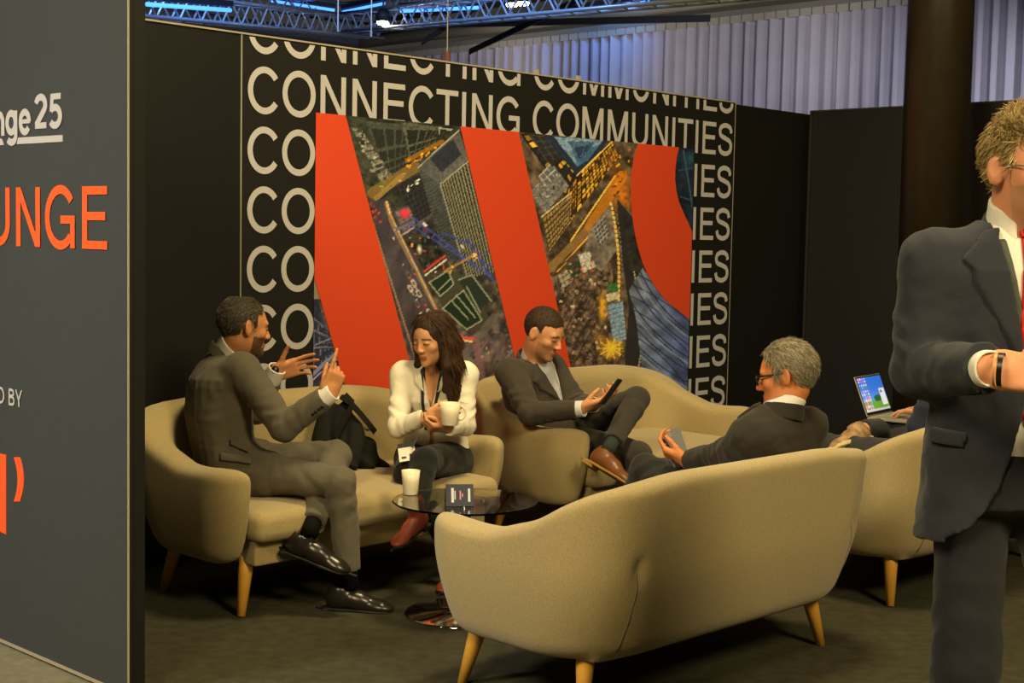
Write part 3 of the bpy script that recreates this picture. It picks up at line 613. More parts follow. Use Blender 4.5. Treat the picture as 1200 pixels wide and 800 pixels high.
for i_ in range(13):
    t_ = -1+2*i_/12; ar.append((24+4.6*(1-t_*t_), 561.5+26*t_))
ppoly('emblem', [(p[0]-7.2, p[1]) for p in ar][::1]+[(p[0], p[1]) for p in ar][::-1], M_orange)
# ---- right wall
_c = atz(951.5, 129.5, HW); _r = atz(1200, 116.5, HW); RQ = (_r-_c)/np.linalg.norm(_r-_c); RN = np.array([-RQ[1], RQ[0], 0])
if RN[1] > 0: RN = -RN
wr_ = empty('wall_right', (_c[0], _c[1], 0)); tag(wr_, 'plain black side wall behind the dark pillar', 'wall', kind='structure')
def rpart(name, u0, u1, z0, z1, o0, o1, m):
    mb = MB(); mb.prism([(u0, z0), (u1, z0), (u1, z1), (u0, z1)], (_c[0], _c[1], 0), RQ, ZU, RN, o0, o1); return child_local(mb.build(name, m), wr_)
rpart('panel', 0.01, 2.9, 0, HW-.01, -.05, 0, M_black); rpart('panel', 2.905, 5.6, 0, HW-.01, -.05, 0, M_black)
rpart('corner_post', -0.012, 0.008, 0, HW, -.03, .006, mat('dark_aluminium', lin(70, 66, 56), .45, .8))
rpart('top_trim', 0, 5.6, HW-.011, HW, -.052, .004, mat('dark_trim', lin(60, 56, 48), .5, .5))
# ---- pillar
pb = aty(1093, 250, 8.8); PR = .5*78/FOC*8.8*math.cos(.28)
M_pill = mat('black_pillar_paint', lin(40, 33, 22), 0.30, var=.15, vscale=12, bump=.05)
pil = empty('pillar', (pb[0], pb[1], 0)); tag(pil, 'round glossy black pillar standing in front of the black side wall', 'pillar')
MB().lathe([(PR, 0.12), (PR, 6.6)], n=64).build('shaft', M_pill, pil, True)
MB().lathe([(PR+.015, 0), (PR+.015, 0.11), (PR, 0.12)], n=64).build('base_collar', M_pill, pil, True)
# ================================================================== hall behind the booth: curtains, rails, trusses, lamps
P1 = aty(1060, 3, 24.0); ZC = P1[2]; MD = np.array([-RQ[0], -RQ[1], 0]); MD /= np.linalg.norm(MD)     # away to the left
def solve_px(P, d, px):
    lo, hi = 0., 80.
    for _ in range(60):
        m = (lo+hi)/2
        if proj(P+d*m)[0] > px: lo = m
        else: hi = m
    return P+d*lo
HC = solve_px(P1, MD, 420)                       # far corner of the hall
def curtain(name, A, B, z0, z1, m, pitch=.3, amp=.075, seed=0):
    r_ = np.random.default_rng(seed); A = np.asarray(A, float); B = np.asarray(B, float); L = np.linalg.norm((B-A)[:2]); d = (B-A)/L; d[2] = 0; nrm = np.array([d[1], -d[0], 0])
    n = int(L/.035); t = np.linspace(0, L, n); ph = np.cumsum(r_.uniform(.55, 1.5, n))*(2*math.pi*.035/pitch)
    off = amp*(np.sin(ph)+.35*np.sin(2.3*ph+1)); zs = np.array([z0, z0+(z1-z0)*.5, z1])
    V = np.array([[*(A+d*t[i]+nrm*off[i]*(1-.25*k/2))[:2], zs[k]] for i in range(n) for k in range(3)])
    Q = np.array([[i*3+k, (i+1)*3+k, (i+1)*3+k+1, i*3+k+1] for i in range(n-1) for k in range(2)])
    return link(name, mesh_np(name, V, Q), m, None, True)
M_curt = mat('grey_drape', lin(140, 138, 152), .9, var=.06, vscale=3, spec=.1)
M_curtd = mat('dark_drape', lin(46, 46, 60), .95)
ca = curtain('curtain', HC, P1-MD*14, 0, ZC-.05, M_curt, pitch=.27, amp=.11, seed=3); tag(ca, 'tall pale grey pleated drape along the far side of the hall', 'curtain')
cb = curtain('curtain', HC+EW*0.2, HC-EW*30, 0, ZC-.3, M_curtd, seed=4); tag(cb, 'dark drape closing off the far left end of the hall', 'curtain')
M_steel = mat('painted_steel', lin(120, 116, 108), .55, .3); M_dsteel = mat('dark_steel', lin(34, 34, 36), .6, .3)
M_galv = mat('galvanised_steel', lin(186, 180, 168), .45, .5)
def rail(name, A, B, label):
    A = np.asarray(A, float); B = np.asarray(B, float); L = np.linalg.norm(B-A); d = (B-A)/L; s = np.cross(d, ZU)
    e = empty(name, tuple(A)); tag(e, label, 'rail')
    child_local(MB().tube([A+ZU*.42, B+ZU*.42], .15, 10).build('duct', M_galv, None, True), e)
    child_local(MB().box((A+B)/2+ZU*.12, (L/2, .10, .05), [d, s, ZU]).build('track', M_steel), e)
    mb = MB(); n = int(L/.24)
    for i in range(n):
        c = A+d*(L*(i+.5)/n)+ZU*.02-s*0; mb.box(c, (.105, .09, .07), [d, s, ZU])
    o = child_local(mb.build('hanger_row', M_galv), e); o['kind'] = 'stuff'
    child_local(MB().box((A+B)/2+ZU*.85, (L/2, .07, .05), [d, s, ZU]).build('upper_beam', M_dsteel), e)
    return e
rail('curtain_rail', HC-s_ if False else HC, P1-MD*14, 'galvanised curtain rail and duct above the pale drape')
rail('curtain_rail', HC, HC-EW*30, 'galvanised curtain rail and duct above the dark drape')
ceil = MB().box((0, 16, 10.05), (34, 34, .05)).build('ceiling', mat('dark_ceiling', lin(22, 22, 26), .9)); tag(ceil, 'dark hall ceiling high above the booth', 'ceiling', kind='structure')
def truss(A, B, sz, label, m, nb=None, r=.022):
    A = np.asarray(A, float); B = np.asarray(B, float); L = np.linalg.norm(B-A); d = (B-A)/L; s = np.cross(d, ZU); s /= np.linalg.norm(s); u = np.cross(s, d)
    e = empty('truss', tuple(A)); tag(e, label, 'truss')
    C4 = [(-1, -1), (1, -1), (1, 1), (-1, 1)]
    for a, b in C4: child_local(MB().tube([A+s*a*sz+u*b*sz, B+s*a*sz+u*b*sz], r, 8).build('chord', m, None, True), e)
    n = nb or int(L/(sz*2)); mb = MB()
    for f in range(4):
        (a0, b0), (a1, b1) = C4[f], C4[(f+1) % 4]
        for i in range(n):
            p = A+d*L*i/n; q = A+d*L*(i+1)/n
            if i % 2: a, b = (a0, b0), (a1, b1)
            else: a, b = (a1, b1), (a0, b0)
            mb.tube([p+s*a[0]*sz+u*a[1]*sz, q+s*b[0]*sz+u*b[1]*sz], r*.55, 5, False)
    o = child_local(mb.build('lacing', m), e); return e
M_trs = mat('aluminium_truss', lin(196, 200, 210), .4, .6)
def line_px(p, q, Y0, Y1, ext0=0., ext1=0.):
    A = aty(*p, Y0); B = aty(*q, Y1); d = B-A; return A-d*ext0, B+d*ext1
T1 = line_px((170, 6), (400, 30), 15, 20, .6, .25); truss(*T1, .12, 'blue lit box truss hanging over the left end of the wall', M_trs)
T2 = line_px((420, 26), (640, 4), 20, 16, .1, .8); truss(*T2, .12, 'blue lit box truss rising to the right above the lettering', M_trs)
T3 = line_px((300, 2), (420, 13), 22, 24, .5, .1); truss(*T3, .09, 'far blue lit truss above the first letters', M_trs)
T4 = line_px((405, 12), (560, -8), 24, 21, 0, .6); truss(*T4, .09, 'far blue lit truss meeting the lamp cluster', M_trs)
for i_, (p, q, Y0, Y1) in enumerate((((470, 30), (720, 24), 26, 24), ((560, 56), (690, -6), 27, 22), ((500, 46), (560, 8), 26, 26), ((610, 22), (820, -14), 22, 19))):
    A, B = line_px(p, q, Y0, Y1, .1, .4); o = MB().box((A+B)/2, (np.linalg.norm(B-A)/2, .05, .05), [(B-A)/np.linalg.norm(B-A), np.array([0, 1., 0]), ZU]).build('roof_beam', M_dsteel)
    tag(o, ['dark roof beam running level behind the hanging rod', 'dark diagonal roof brace beside the white lamps', 'dark steep roof brace left of the hanging rod', 'long dark roof beam above the pale drape'][i_], 'beam')
M_bluelamp = mat('blue_led', (.1, .3, 1), .4, emit=(.05, .22, 1.0), estr=3.0)
M_whitelamp = mat('white_lamp_glass', (1, 1, 1), .4, emit=(1, .93, .82), estr=26)
for i_, (p, q, Y0, Y1, lb) in enumerate((((318, 1), (392, 12), 23, 23, 'blue light bar over the letter O'), ((402, 14), (450, 4), 23, 22, 'blue light bar right of the lamp cluster'), ((172, 5), (270, 12), 14.6, 16, 'blue light bar on the left truss'), ((470, 13), (560, 9), 19, 18, 'blue light bar on the middle truss'), ((690, 12), (760, 2), 20, 19, 'blue light bar above the pale drape'))):
    A = aty(*p, Y0); B = aty(*q, Y1); e = empty('light_bar', tuple(A)); tag(e, lb, 'stage light', 'blue light bars')
    child_local(MB().tube([A, B], .022, 8).build('tube', M_bluelamp, None, True), e)
    d_ = (B-A)/np.linalg.norm(B-A); child_local(MB().box((A+B)/2+ZU*.07, (np.linalg.norm(B-A)/2, .04, .03), [d_, np.cross(d_, ZU), ZU]).build('housing', M_dsteel), e)
for i_, (px, py, Y, lb) in enumerate(((600, 4, 20, 'left of two white lamps above the wall'), (613, 2.5, 20, 'right of two white lamps above the wall'), (449, 25, 19, 'single white lamp on the middle truss'))):
    c = aty(px, py, Y); e = empty('ceiling_lamp', tuple(c)); tag(e, lb, 'lamp', 'white hall lamps')
    MB().lathe([(0, -.05), (.07, -.04), (.085, 0)], n=16).build('lens', M_whitelamp, e, True)
    MB().lathe([(.09, -.005), (.1, .08), (.05, .16), (0, .17)], n=16).build('housing', M_dsteel, e, True)
    MB().tube([(0, 0, .16), (0, 0, 1.2)], .012, 6).build('stem', M_dsteel, e)
for i_, (px, py, Y, lb) in enumerate(((524, 66, 14, 'thin hanging rod with a pink tip above the wall'), (435, 40, 16, 'thin hanging rod above the letters N'), (396, 34, 17, 'thin short hanging rod on the left truss'))):
    c = aty(px, py, Y); e = empty('hanging_rod', tuple(c)); tag(e, lb, 'rod')
    MB().tube([(0, 0, 0), (0, 0, 2.2 if i_ == 0 else .6)], .007, 6).build('rod', M_galv, e)
    MB().tube([(0, 0, -.14 if i_ == 0 else -.03), (0, 0, .04)], .03 if i_ == 0 else .012, 8).build('tip', mat('rod_tip', lin(190, 120, 110), .6) if i_ == 0 else M_galv, e)
def blue_light(loc, tgt, e, sz=1.0): hall_light('hall_lamp_blue', loc, tgt, e, sz, (.16, .40, 1.0), 120)
t1m = (T1[0]+T1[1])/2; blue_light(tuple(t1m+np.array([0.5, -2.5, 1.4])), tuple(t1m), 80)
t2m = (T2[0]+T2[1])/2; blue_light(tuple(t2m+np.array([-1, -2.5, 1.5])), tuple(t2m), 80)
cmid = aty(620, 90, 30); blue_light(tuple(cmid+np.array([1.5, -3.5, 1.6])), tuple(cmid+np.array([0, 0, -.3])), 45)
for px in (700, 860, 1010, 1170):
    c = aty(px, 60, 25); s = c+EW*(-3.4)+RQ*3.6; hall_light('hall_lamp_drape', (s[0], s[1], 4.6), (c[0], c[1], 2.2), 30, .5, (.95, .93, 1.0), 100)
for px, py, Y, e_ in ((600, 58, 30.5, 15), (760, 40, 27.5, 14), (930, 18, 25.5, 11), (330, 40, 26, 30)):
    c = aty(px, py, Y); s = c+np.array([-.6, -3.0, -1.9]); hall_light('added_rail_uplight', tuple(s), tuple(c+ZU*.3), e_, .5, (1.0, .86, .66), 80)  # unseen warm uplights, added to brighten the curtain rails
# ================================================================== sofas
def sofa_fabric():
    m = mat('oatmeal_fabric', lin(164, 146, 102), .92, var=.22, vscale=230, bump=.5, bscale=420, spec=.15, sheen=.25); return m
M_sofa = sofa_fabric(); M_seam = mat('fabric_seam', lin(120, 108, 78), .95)
M_wood = mat('honey_beech', lin(214, 158, 62), .42, var=.12, vscale=9, spec=.4)
SW, SD = 0.80, 0.40           # half width, half depth
def smooth01(t): t = np.clip(t, 0, 1); return t*t*(3-2*t)
def sofa_shell():
    F = Field((-.90, -.52, .12), (.90, .50, .90), .0095)
    def rbox2(u, v, hu, hv, r):
        a = np.abs(u)-(hu-r); b = np.abs(v)-(hv-r); return np.hypot(np.maximum(a, 0), np.maximum(b, 0))+np.minimum(np.maximum(a, b), 0)-r
    def fn(U, V, Z):
        tz = (Z-.20)/.58
        flare = -.050*np.clip(1-tz*2.0, 0, 1)**1.6+.012*np.clip(tz, 0, 1)          # tucks in towards the bottom
        lean = -.05*np.clip(tz, 0, 1)                                         # back leans out
        Vb = V-np.where(V < 0, lean*smooth01(-V/.3), 0)
        front = -.05*np.clip(1-tz*2.0, 0, 1)**1.5*smooth01((V-.1)/.25)
        do = rbox2(U, Vb-.0, SW+flare, SD+flare, np.where(V < 0, .27, .20))
        ti = .115+.02*np.clip(tz, 0, 1)*0
        di = rbox2(U, Vb-.29, SW-.125, SD+.175-.02, .18)
        h = .592+.200*smooth01((.06-V)/.50)-.010*smooth01(1-np.abs(V-.12)/.2)
        h = h-.028*smooth01((np.abs(U)-.35)/.42)*smooth01(-V/.2)
        d = smax(do, -di, .035); d = smax(d, Z-h, .055); d = smax(d, .190-Z, .075)
        d = smax(d, V-(.385+.03*np.clip((Z-.3)/.3, -1, 1)), .06)
        rail_ = np.maximum(np.maximum(np.abs(U)-.64, np.abs(V-.03)-.315), np.abs(Z-.255)-.055)
        d = smin(d, rail_, .03)
        return d.astype(f32)
    F.put(fn, F.lo, F.lo+F.n*F.vox)
    for u in (-.60, .60): F.ell((u, -.44, .50), (.014, .03, .04), k=.03, op='s')
    F.f += 0
    return F
def seat_cushion():
    F = Field((-.76, -.36, .26), (.76, .46, .50), .009)
    def fn(U, V, Z):
        top = .425+.022*(1-(U/.66)**2)*np.clip(1-((V-.03)/.42)**2, 0, 1)
        a = np.abs(U)-.625; b = np.abs(V-.055)-.315; c = np.maximum(Z-(top-.045), .345-Z)
        q = np.sqrt(np.maximum(a, 0)**2+np.maximum(b, 0)**2+np.maximum(c, 0)**2)+np.minimum(np.maximum(np.maximum(a, b), c), 0)
        return (q-.045).astype(f32)
    F.put(fn, F.lo, F.lo+F.n*F.vox); return F
def make_sofa():
    r = empty('sofa')
    SHF = sofa_shell(); sh = SHF.obj('shell', M_sofa, r, 2)
    seat_cushion().obj('seat_cushion', M_sofa, r, 2)
    for u in (-.45, 0, .45):
        MB().lathe([(.0, .0), (.012, .002), (.019, .008), (.02, .012)][::-1], n=14)
        b = MB(); b.lathe([(.021, 0), (.021, .006), (.015, .012), (0, .014)], n=14); o = b.build('button', M_sofa, r, True)
        o.location = (u, -.262, .60); o.rotation_euler = (-math.pi/2+.12, 0, 0)
    for u in (-.60, .60):
        pts = [on_surface(SHF, (u, -.51, z), (0, 1, 0)) for z in np.linspace(.50, .235, 12)]
        s = MB().tube(pts, .0035, 6).build('back_seam', M_seam, r, True)
    for u in (-.61, .61):
        for v in (-.22, .25):
            du = .055*np.sign(u); dv = .04*np.sign(v)
            MB().tube([(u, v, .235), (u+du*.3, v+dv*.3, .17), (u+du, v+dv, 0)], [.030, .029, .0165], 16).build('leg', M_wood, r, True)
    return r
def place(o, c, front, label):
    o.location = (c[0], c[1], 0); a = math.atan2(front[1], front[0])-math.pi/2; o.rotation_euler = (0, 0, a); tag(o, label, 'sofa', 'beige two seat lounge sofas')
d1 = EW; g1 = NW
FU, FV = .665, .275   # foot positions
e_s1 = np.array([.689, .725, 0]); n_s1 = np.array([.725, -.689, 0])
f1 = (atz(283, 722)+atz(186, 691))/2; c1 = f1+e_s1*FU
S1c = c1; sofa1 = make_sofa(); place(sofa1, c1, n_s1, 'beige sofa at left carrying the grey suited man and the woman in white')
e_s3 = np.array([.708, .706, 0]); n_s3 = np.array([.706, -.708, 0])
f3 = atz(972, 755); c3 = f3-e_s3*(FU+.035)-n_s3*FV
sofa3 = copy_tree(sofa1); place(sofa3, c3, -n_s3, 'beige sofa in the foreground seen from behind')
f4 = atz(1047, 711); c4 = f4+e_s3*FU-n_s3*FV
sofa4 = copy_tree(sofa1); place(sofa4, c4, -n_s3, 'beige sofa at right half hidden behind the standing man')
c2 = c1+e_s1*1.95+n_s1*0.05
sofa2 = copy_tree(sofa1); place(sofa2, c2, n_s1, 'beige sofa against the printed wall with the man reading his phone')
# ================================================================== glass table
TC = atz(545, 586, .46); TC[2] = 0; TR = .29
M_glass = mat('smoked_glass', (.62, .66, .60), .02, trans=1.0, ior=1.5)
M_chrome = mat('chrome', (.8, .78, .74), .07, 1.0)
tb = empty('coffee_table', tuple(TC)); tag(tb, 'round glass coffee table with chrome disc base between the sofas', 'table')
MB().lathe([(0, .452), (TR-.004, .452), (TR, .456), (TR-.004, .46), (0, .46)], n=72).build('glass_top', M_glass, tb, False)
MB().lathe([(0, .445), (.07, .445), (.07, .4515), (0, .4515)], n=32).build('top_plate', M_chrome, tb, False)
MB().lathe([(.024, .02), (.024, .445)], n=24).build('column', M_chrome, tb, True)
MB().lathe([(.235, 0), (.235, .006), (.228, .010), (.04, .022), (.026, .03), (0, .03)], n=72).build('base', M_chrome, tb, True)
# ================================================================== figures
def J(px, py, Y): return aty(px, py, Y)
def frame(fwd, up=(0, 0, 1)):        # rows: right, forward, up
    f = nrm(fwd); r = nrm(np.cross(f, up)); u = np.cross(r, f); return np.array([r, f, u])
def skin_mat(name): return mat(name, (1, 1, 1), .5, attr='Col', spec=.35, var=.05, vscale=60)
M_skin = skin_mat('skin')
M_strand = mat('hair_strand', (1, 1, 1), .5, attr='Col', spec=.4)
M_white_cloth = mat('white_cotton', lin(226, 222, 212), .85, var=.03, vscale=60, bump=.15, bscale=300, spec=.15)
M_blackcloth = mat('black_sock', lin(16, 16, 15), .9, spec=.1)
M_plastic_black = mat('black_plastic', lin(14, 14, 15), .35)
def suit(name, c): return mat(name, c, .88, var=.10, vscale=240, bump=.35, bscale=700, spec=.12, sheen=.12)

def pl(F, R, c, p, s=1.0): return c+R.T@(np.asarray(p, float)*s)     # head/hand local to world
def add_head(F, c, R, s=1.0, neck=None, nr=(.055, .062), fem=False, ears=True):
    L = lambda p: c+R.T@(np.asarray(p, float)*s)
    e = lambda p, r, k=.02, op='u', RR=R: F.ell(L(p), np.asarray(r)*s, RR, k*s, op)
    if neck is not None: F.cone(L((0, -.022, -.05)), neck, nr[0]*s, nr[1]*s, .03)
    e((0, -.012, .033), (.074, .094, .088)); e((0, .028, .012), (.064, .066, .076), .025)
    jw = .052 if fem else .057
    e((0, .026, -.052), (jw, .062, .060), .03); e((0, .076, -.098), (.019 if fem else .024, .018, .017), .03)
    for q in (-1, 1): e((q*.042, .060, -.022), (.020, .020, .018), .02)
    if not fem: F.cone(L((-.042, .078, .024)), L((.042, .078, .024)), .011*s, .011*s, .014)
    for q in (-1, 1): e((q*.031, .100, .003), (.019, .013, .011), .010, 's')
    for q in (-1, 1): e((q*.031, .080, .002), (.0145, .0135, .0125), .003)
    nt = .106 if fem else .110
    F.cone(L((0, .088, .014)), L((0, nt, -.028)), .008*s, (.0095 if fem else .0115)*s, .010)
    for q in (-1, 1): e((q*.012, .100, -.032), (.009, .012, .008), .006)
    e((0, .0885, -.061), (.023, .010, .006), .006); e((0, .087, -.071), (.020, .010, .0070), .006)
    F.cone(L((-.02, .100, -.0655)), L((.02, .100, -.0655)), .0018*s, .0018*s, .003, 's')
    if ears:
        for q in (-1, 1):
            RE = np.array([nrm(R[0]*q+R[1]*.5), nrm(np.cross(R[2]+R[1]*-.12, nrm(R[0]*q+R[1]*.5))), nrm(R[2]-R[1]*.12)])
            e((q*.079, -.012, -.004), (.009, .020, .034), .006, 'u', RE); e((q*.090, -.006, .002), (.007, .010, .018), .006, 's', RE)
    return L
def head_color(V, c, R, s, skin, lip, brow=(.02, .015, .01), beard=None, lash=True, stub=None):
    C = np.tile(np.asarray(skin, float), (len(V), 1)); q = (V-c)@R.T/s; x, y, z = np.abs(q[:, 0]), q[:, 1], q[:, 2]
    near = (y > .02) & (np.abs(z) < .14) & (x < .09)
    def mixc(m, col, a): C[m] = C[m]*(1-a)+np.asarray(col)*a
    mixc(near & (x < .05) & (z > -.05) & (z < -.01) & (y > .085), np.asarray(skin)*np.array([1.05, .86, .82]), .5)
    if beard is not None:
        m = near & (y < .13) & (((z < -.035) & (x > .035) & (y < .1)) | ((z < -.074) & (y > .0)) | ((np.abs(z+.048) < .008) & (x < .028) & (y > .08)))
        mixc(m, beard, .82)
    if stub is not None:
        mixc(near & (z < -.03) & ~((x < .024) & (np.abs(z+.066) < .012)), stub, .4)
    mixc(near & (x < .024) & (z < -.055) & (z > -.079) & (y > .084), lip, .8)
    bz = .0235-.25*np.maximum(x-.034, 0)+.08*np.minimum(x-.02, 0)
    mixc(near & (x > .012) & (x < .052) & (np.abs(z-bz) < .0042) & (y > .055), brow, .8)
    if lash: mixc(near & (x > .017) & (x < .046) & (np.abs(z-(.001-.12*np.abs(x-.031))) < .0032) & (y > .065), brow, .9)
    return C
def add_hand(F, w, fd, pn, side, curl=(.5, .6, .7, .8), thumb=(.6, .7, .35), s=1.0, spread=.10, tips=None, tcurl=.35):
    fd = nrm(fd); pn = nrm(np.asarray(pn, float)-fd*(np.asarray(pn, float)@fd)); td = np.cross(fd, pn)*(1 if side == 'R' else -1)
    w = np.asarray(w, float); RR = np.array([td, fd, pn])
    F.rbox(w+fd*.052*s, (.040*s, .050*s, .0135*s), RR, .0125*s, .012)
    F.cone(w-fd*.01*s, w+fd*.03*s, .026*s, .026*s, .015, flat=(pn, 1.35))
    F.ell(w+(fd*.035+td*.026+pn*.010)*s, np.array([.017, .030, .014])*s, RR, .012)
    base = (.030, .0105, -.0095, -.0285); ln = ((.043, .027, .022), (.047, .030, .023), (.043, .028, .022), (.034, .021, .020)); rr = (.0090, .0092, .0088, .0078)
    off = (.094, .098, .094, .086)
    for i in range(4):
        p = w+(fd*off[i]+td*base[i])*s; a = spread*(1.5-i)/1.5; d0 = nrm(fd+td*a); cur = curl[i]; ang = 0; r = rr[i]*s
        F.cone(w+(fd*(off[i]-.03)+td*base[i]*.95)*s, p, r*1.05, r*1.05, .006)
        for j in range(3):
            ang += cur*(0.85, 1.05, .75)[j]; d = d0*math.cos(ang)+pn*math.sin(ang); q = p+d*ln[i][j]*s; F.cone(p, q, r, r*.91, .0035); p = q; r *= .91
        if tips is not None: tips.append((p, d0*(-math.sin(ang))*-1, -pn*math.cos(ang)+d0*math.sin(ang)))
    tvec = nrm(fd*thumb[0]+td*thumb[1]+pn*thumb[2]); p = w+(fd*.028+td*.026+pn*.006)*s
    q = p+tvec*.038*s; F.cone(p, q, .0135*s, .0112*s, .01); t2 = nrm(tvec+fd*tcurl*.6-td*tcurl*.5); p = q; q = p+t2*.032*s; F.cone(p, q, .0108*s, .010*s, .004); t3 = nrm(t2+fd*tcurl*.3-td*tcurl*.4); F.cone(q, q+t3*.026*s, .010*s, .0078*s, .004)
    return RR
TORSO_M = [(-.16, .165, .115, 0), (0, .172, .118, 0), (.25, .158, .112, 0), (.55, .170, .120, .004), (.8, .180, .108, .0), (.92, .140, .080, -.004), (1.0, .066, .058, -.004)]
TORSO_F = [(-.16, .165, .115, 0), (0, .172, .115, 0), (.28, .132, .095, 0), (.55, .145, .112, .012), (.66, .150, .115, .018), (.82, .150, .092, .004), (.92, .125, .075, -.004), (1.0, .062, .055, -.004)]
def grow(st, g, t0=None, gb=None):
    S = [(t, a+g, b+(g if gb is None else gb), sh) for t, a, b, sh in st]
    if t0 is not None: S[0] = (t0, S[0][1], S[0][2], S[0][3])
    return S
def bounds(pts, m): P = np.array([np.asarray(p, float) for p in pts]); return P.min(0)-m, P.max(0)+m
def polyd(X, Y, poly):      # signed distance to a polygon
    d = None; ins = None; n = len(poly)
    for i in range(n):
        ax, ay = poly[i]; bx, by = poly[(i+1) % n]; ex, ey = bx-ax, by-ay; wx, wy = X-f32(ax), Y-f32(ay)
        t = np.clip((wx*f32(ex)+wy*f32(ey))/f32(ex*ex+ey*ey), 0, 1); q = (wx-t*f32(ex))**2+(wy-t*f32(ey))**2
        d = q if d is None else np.minimum(d, q)
        c = ((Y >= f32(ay)) != (Y >= f32(by))) & (X < (bx-ax)*(Y-f32(ay))/f32(by-ay+1e-12)+f32(ax)); ins = c if ins is None else ins ^ c
    d = np.sqrt(d); return np.where(ins, -d, d).astype(f32)
def patch(F, poly, o, ux, uy, un, up=.006, down=.008, depth=(0, .4), vox=None, name='patch', m=None, parent=None, org=None, smooth=1, rnd=.004):
    """a cloth piece lying on the surface of field F inside a polygon drawn in the plane (o, ux, uy), on the un side"""
    o = np.asarray(o, float); ux, uy, un = nrm(ux), nrm(uy), nrm(un)
    cs = [o+ux*p[0]+uy*p[1]+un*d for p in poly for d in depth]; lo, hi = bounds(cs, .02)
    S = F.sl(lo, hi)
    if S is None: return None
    G = Field.__new__(Field); G.vox = F.vox; G.ax = [F.ax[i][S[i]] for i in range(3)]; G.lo = np.array([a[0] for a in G.ax], float); G.n = np.array([len(a) for a in G.ax])
    X = G.ax[0][:, None, None]-f32(o[0]); Y = G.ax[1][None, :, None]-f32(o[1]); Z = G.ax[2][None, None, :]-f32(o[2])
    a = X*f32(ux[0])+Y*f32(ux[1])+Z*f32(ux[2]); b = X*f32(uy[0])+Y*f32(uy[1])+Z*f32(uy[2]); c = X*f32(un[0])+Y*f32(un[1])+Z*f32(un[2])
    pd = polyd(a, b, poly); f = F.f[S]
    g = smax(smax(f-up, -(f+down), .002), pd, rnd); g = np.maximum(g, np.maximum(depth[0]-c, c-depth[1])); G.f = g.astype(f32)
    if m is None: return G
    return G.obj(name, m, parent, smooth, org=org)
def ring(F, c, axis, fwd, R0, slope, th, z0, z1, tilt=0.0, gap=None, k=.004, ell=1.0, op='u'):
    """collar band round an axis; tilt lowers the front; gap=(half angle) leaves the front open"""
    ax = nrm(axis); fw = nrm(np.asarray(fwd)-ax*(np.asarray(fwd)@ax)); rt = np.cross(fw, ax); c = np.asarray(c, float); m = R0+.08+abs(z1)+abs(z0)
    def fn(X, Y, Z):
        x, y, z = X-f32(c[0]), Y-f32(c[1]), Z-f32(c[2])
        a = x*f32(rt[0])+y*f32(rt[1])+z*f32(rt[2]); b = x*f32(fw[0])+y*f32(fw[1])+z*f32(fw[2]); h = x*f32(ax[0])+y*f32(ax[1])+z*f32(ax[2])
        h = h+f32(tilt)*b; rr = np.hypot(a, b*f32(ell)); d = smax(np.abs(rr-(R0+slope*h))-th, np.maximum(h-z1, z0-h), .003)
        if gap is not None:
            ang = np.abs(np.arctan2(a, b)); d = smax(d, (gap-ang)*f32(R0), .004)
        return d.astype(f32)
    F.put(fn, c-m, c+m, k, op)
def pants(F, pel, RH, LH, RK, LK, RA, LA, s=1.0, k=.05, r=(.086, .064, .062, .050), hipr=(.165, .115, .11), side=None, hem=True, flare=0.0):
    ax = nrm(RH-LH) if side is None else side
    F.ell(pel, np.array(hipr)*s, np.array([ax, nrm(np.cross(ZU, ax)), ZU]), k)
    for H_, K_, A_ in ((RH, RK, RA), (LH, LK, LA)):
        d1 = nrm(K_-H_); d2 = nrm(A_-K_); bend = nrm(np.cross(d1, d2)+1e-6)
        F.cone(H_, K_, r[0]*s, r[1]*s, k, wr=(.003, 3.5, .85, .3, np.cross(d1, bend)))
        F.cone(K_, A_, r[2]*s, r[3]*s+flare, .02, wr=(.003, 4.5, .1, .3, np.cross(d2, bend)), cap=hem)
def sleeve(F, S, E_, W_, r=(.078, .064, .060, .047), k=.035, cut=True, wr=.003):
    d1 = nrm(E_-S); d2 = nrm(W_-E_); b = nrm(np.cross(d1, d2)+1e-6)
    F.cone(S, E_, r[0], r[1], k, wr=(wr, 4, .8, .4, np.cross(d1, b))); F.cone(E_, W_, r[2], r[3], .02, wr=(wr*.9, 4.5, .15, .4, np.cross(d2, b)), cap=cut)
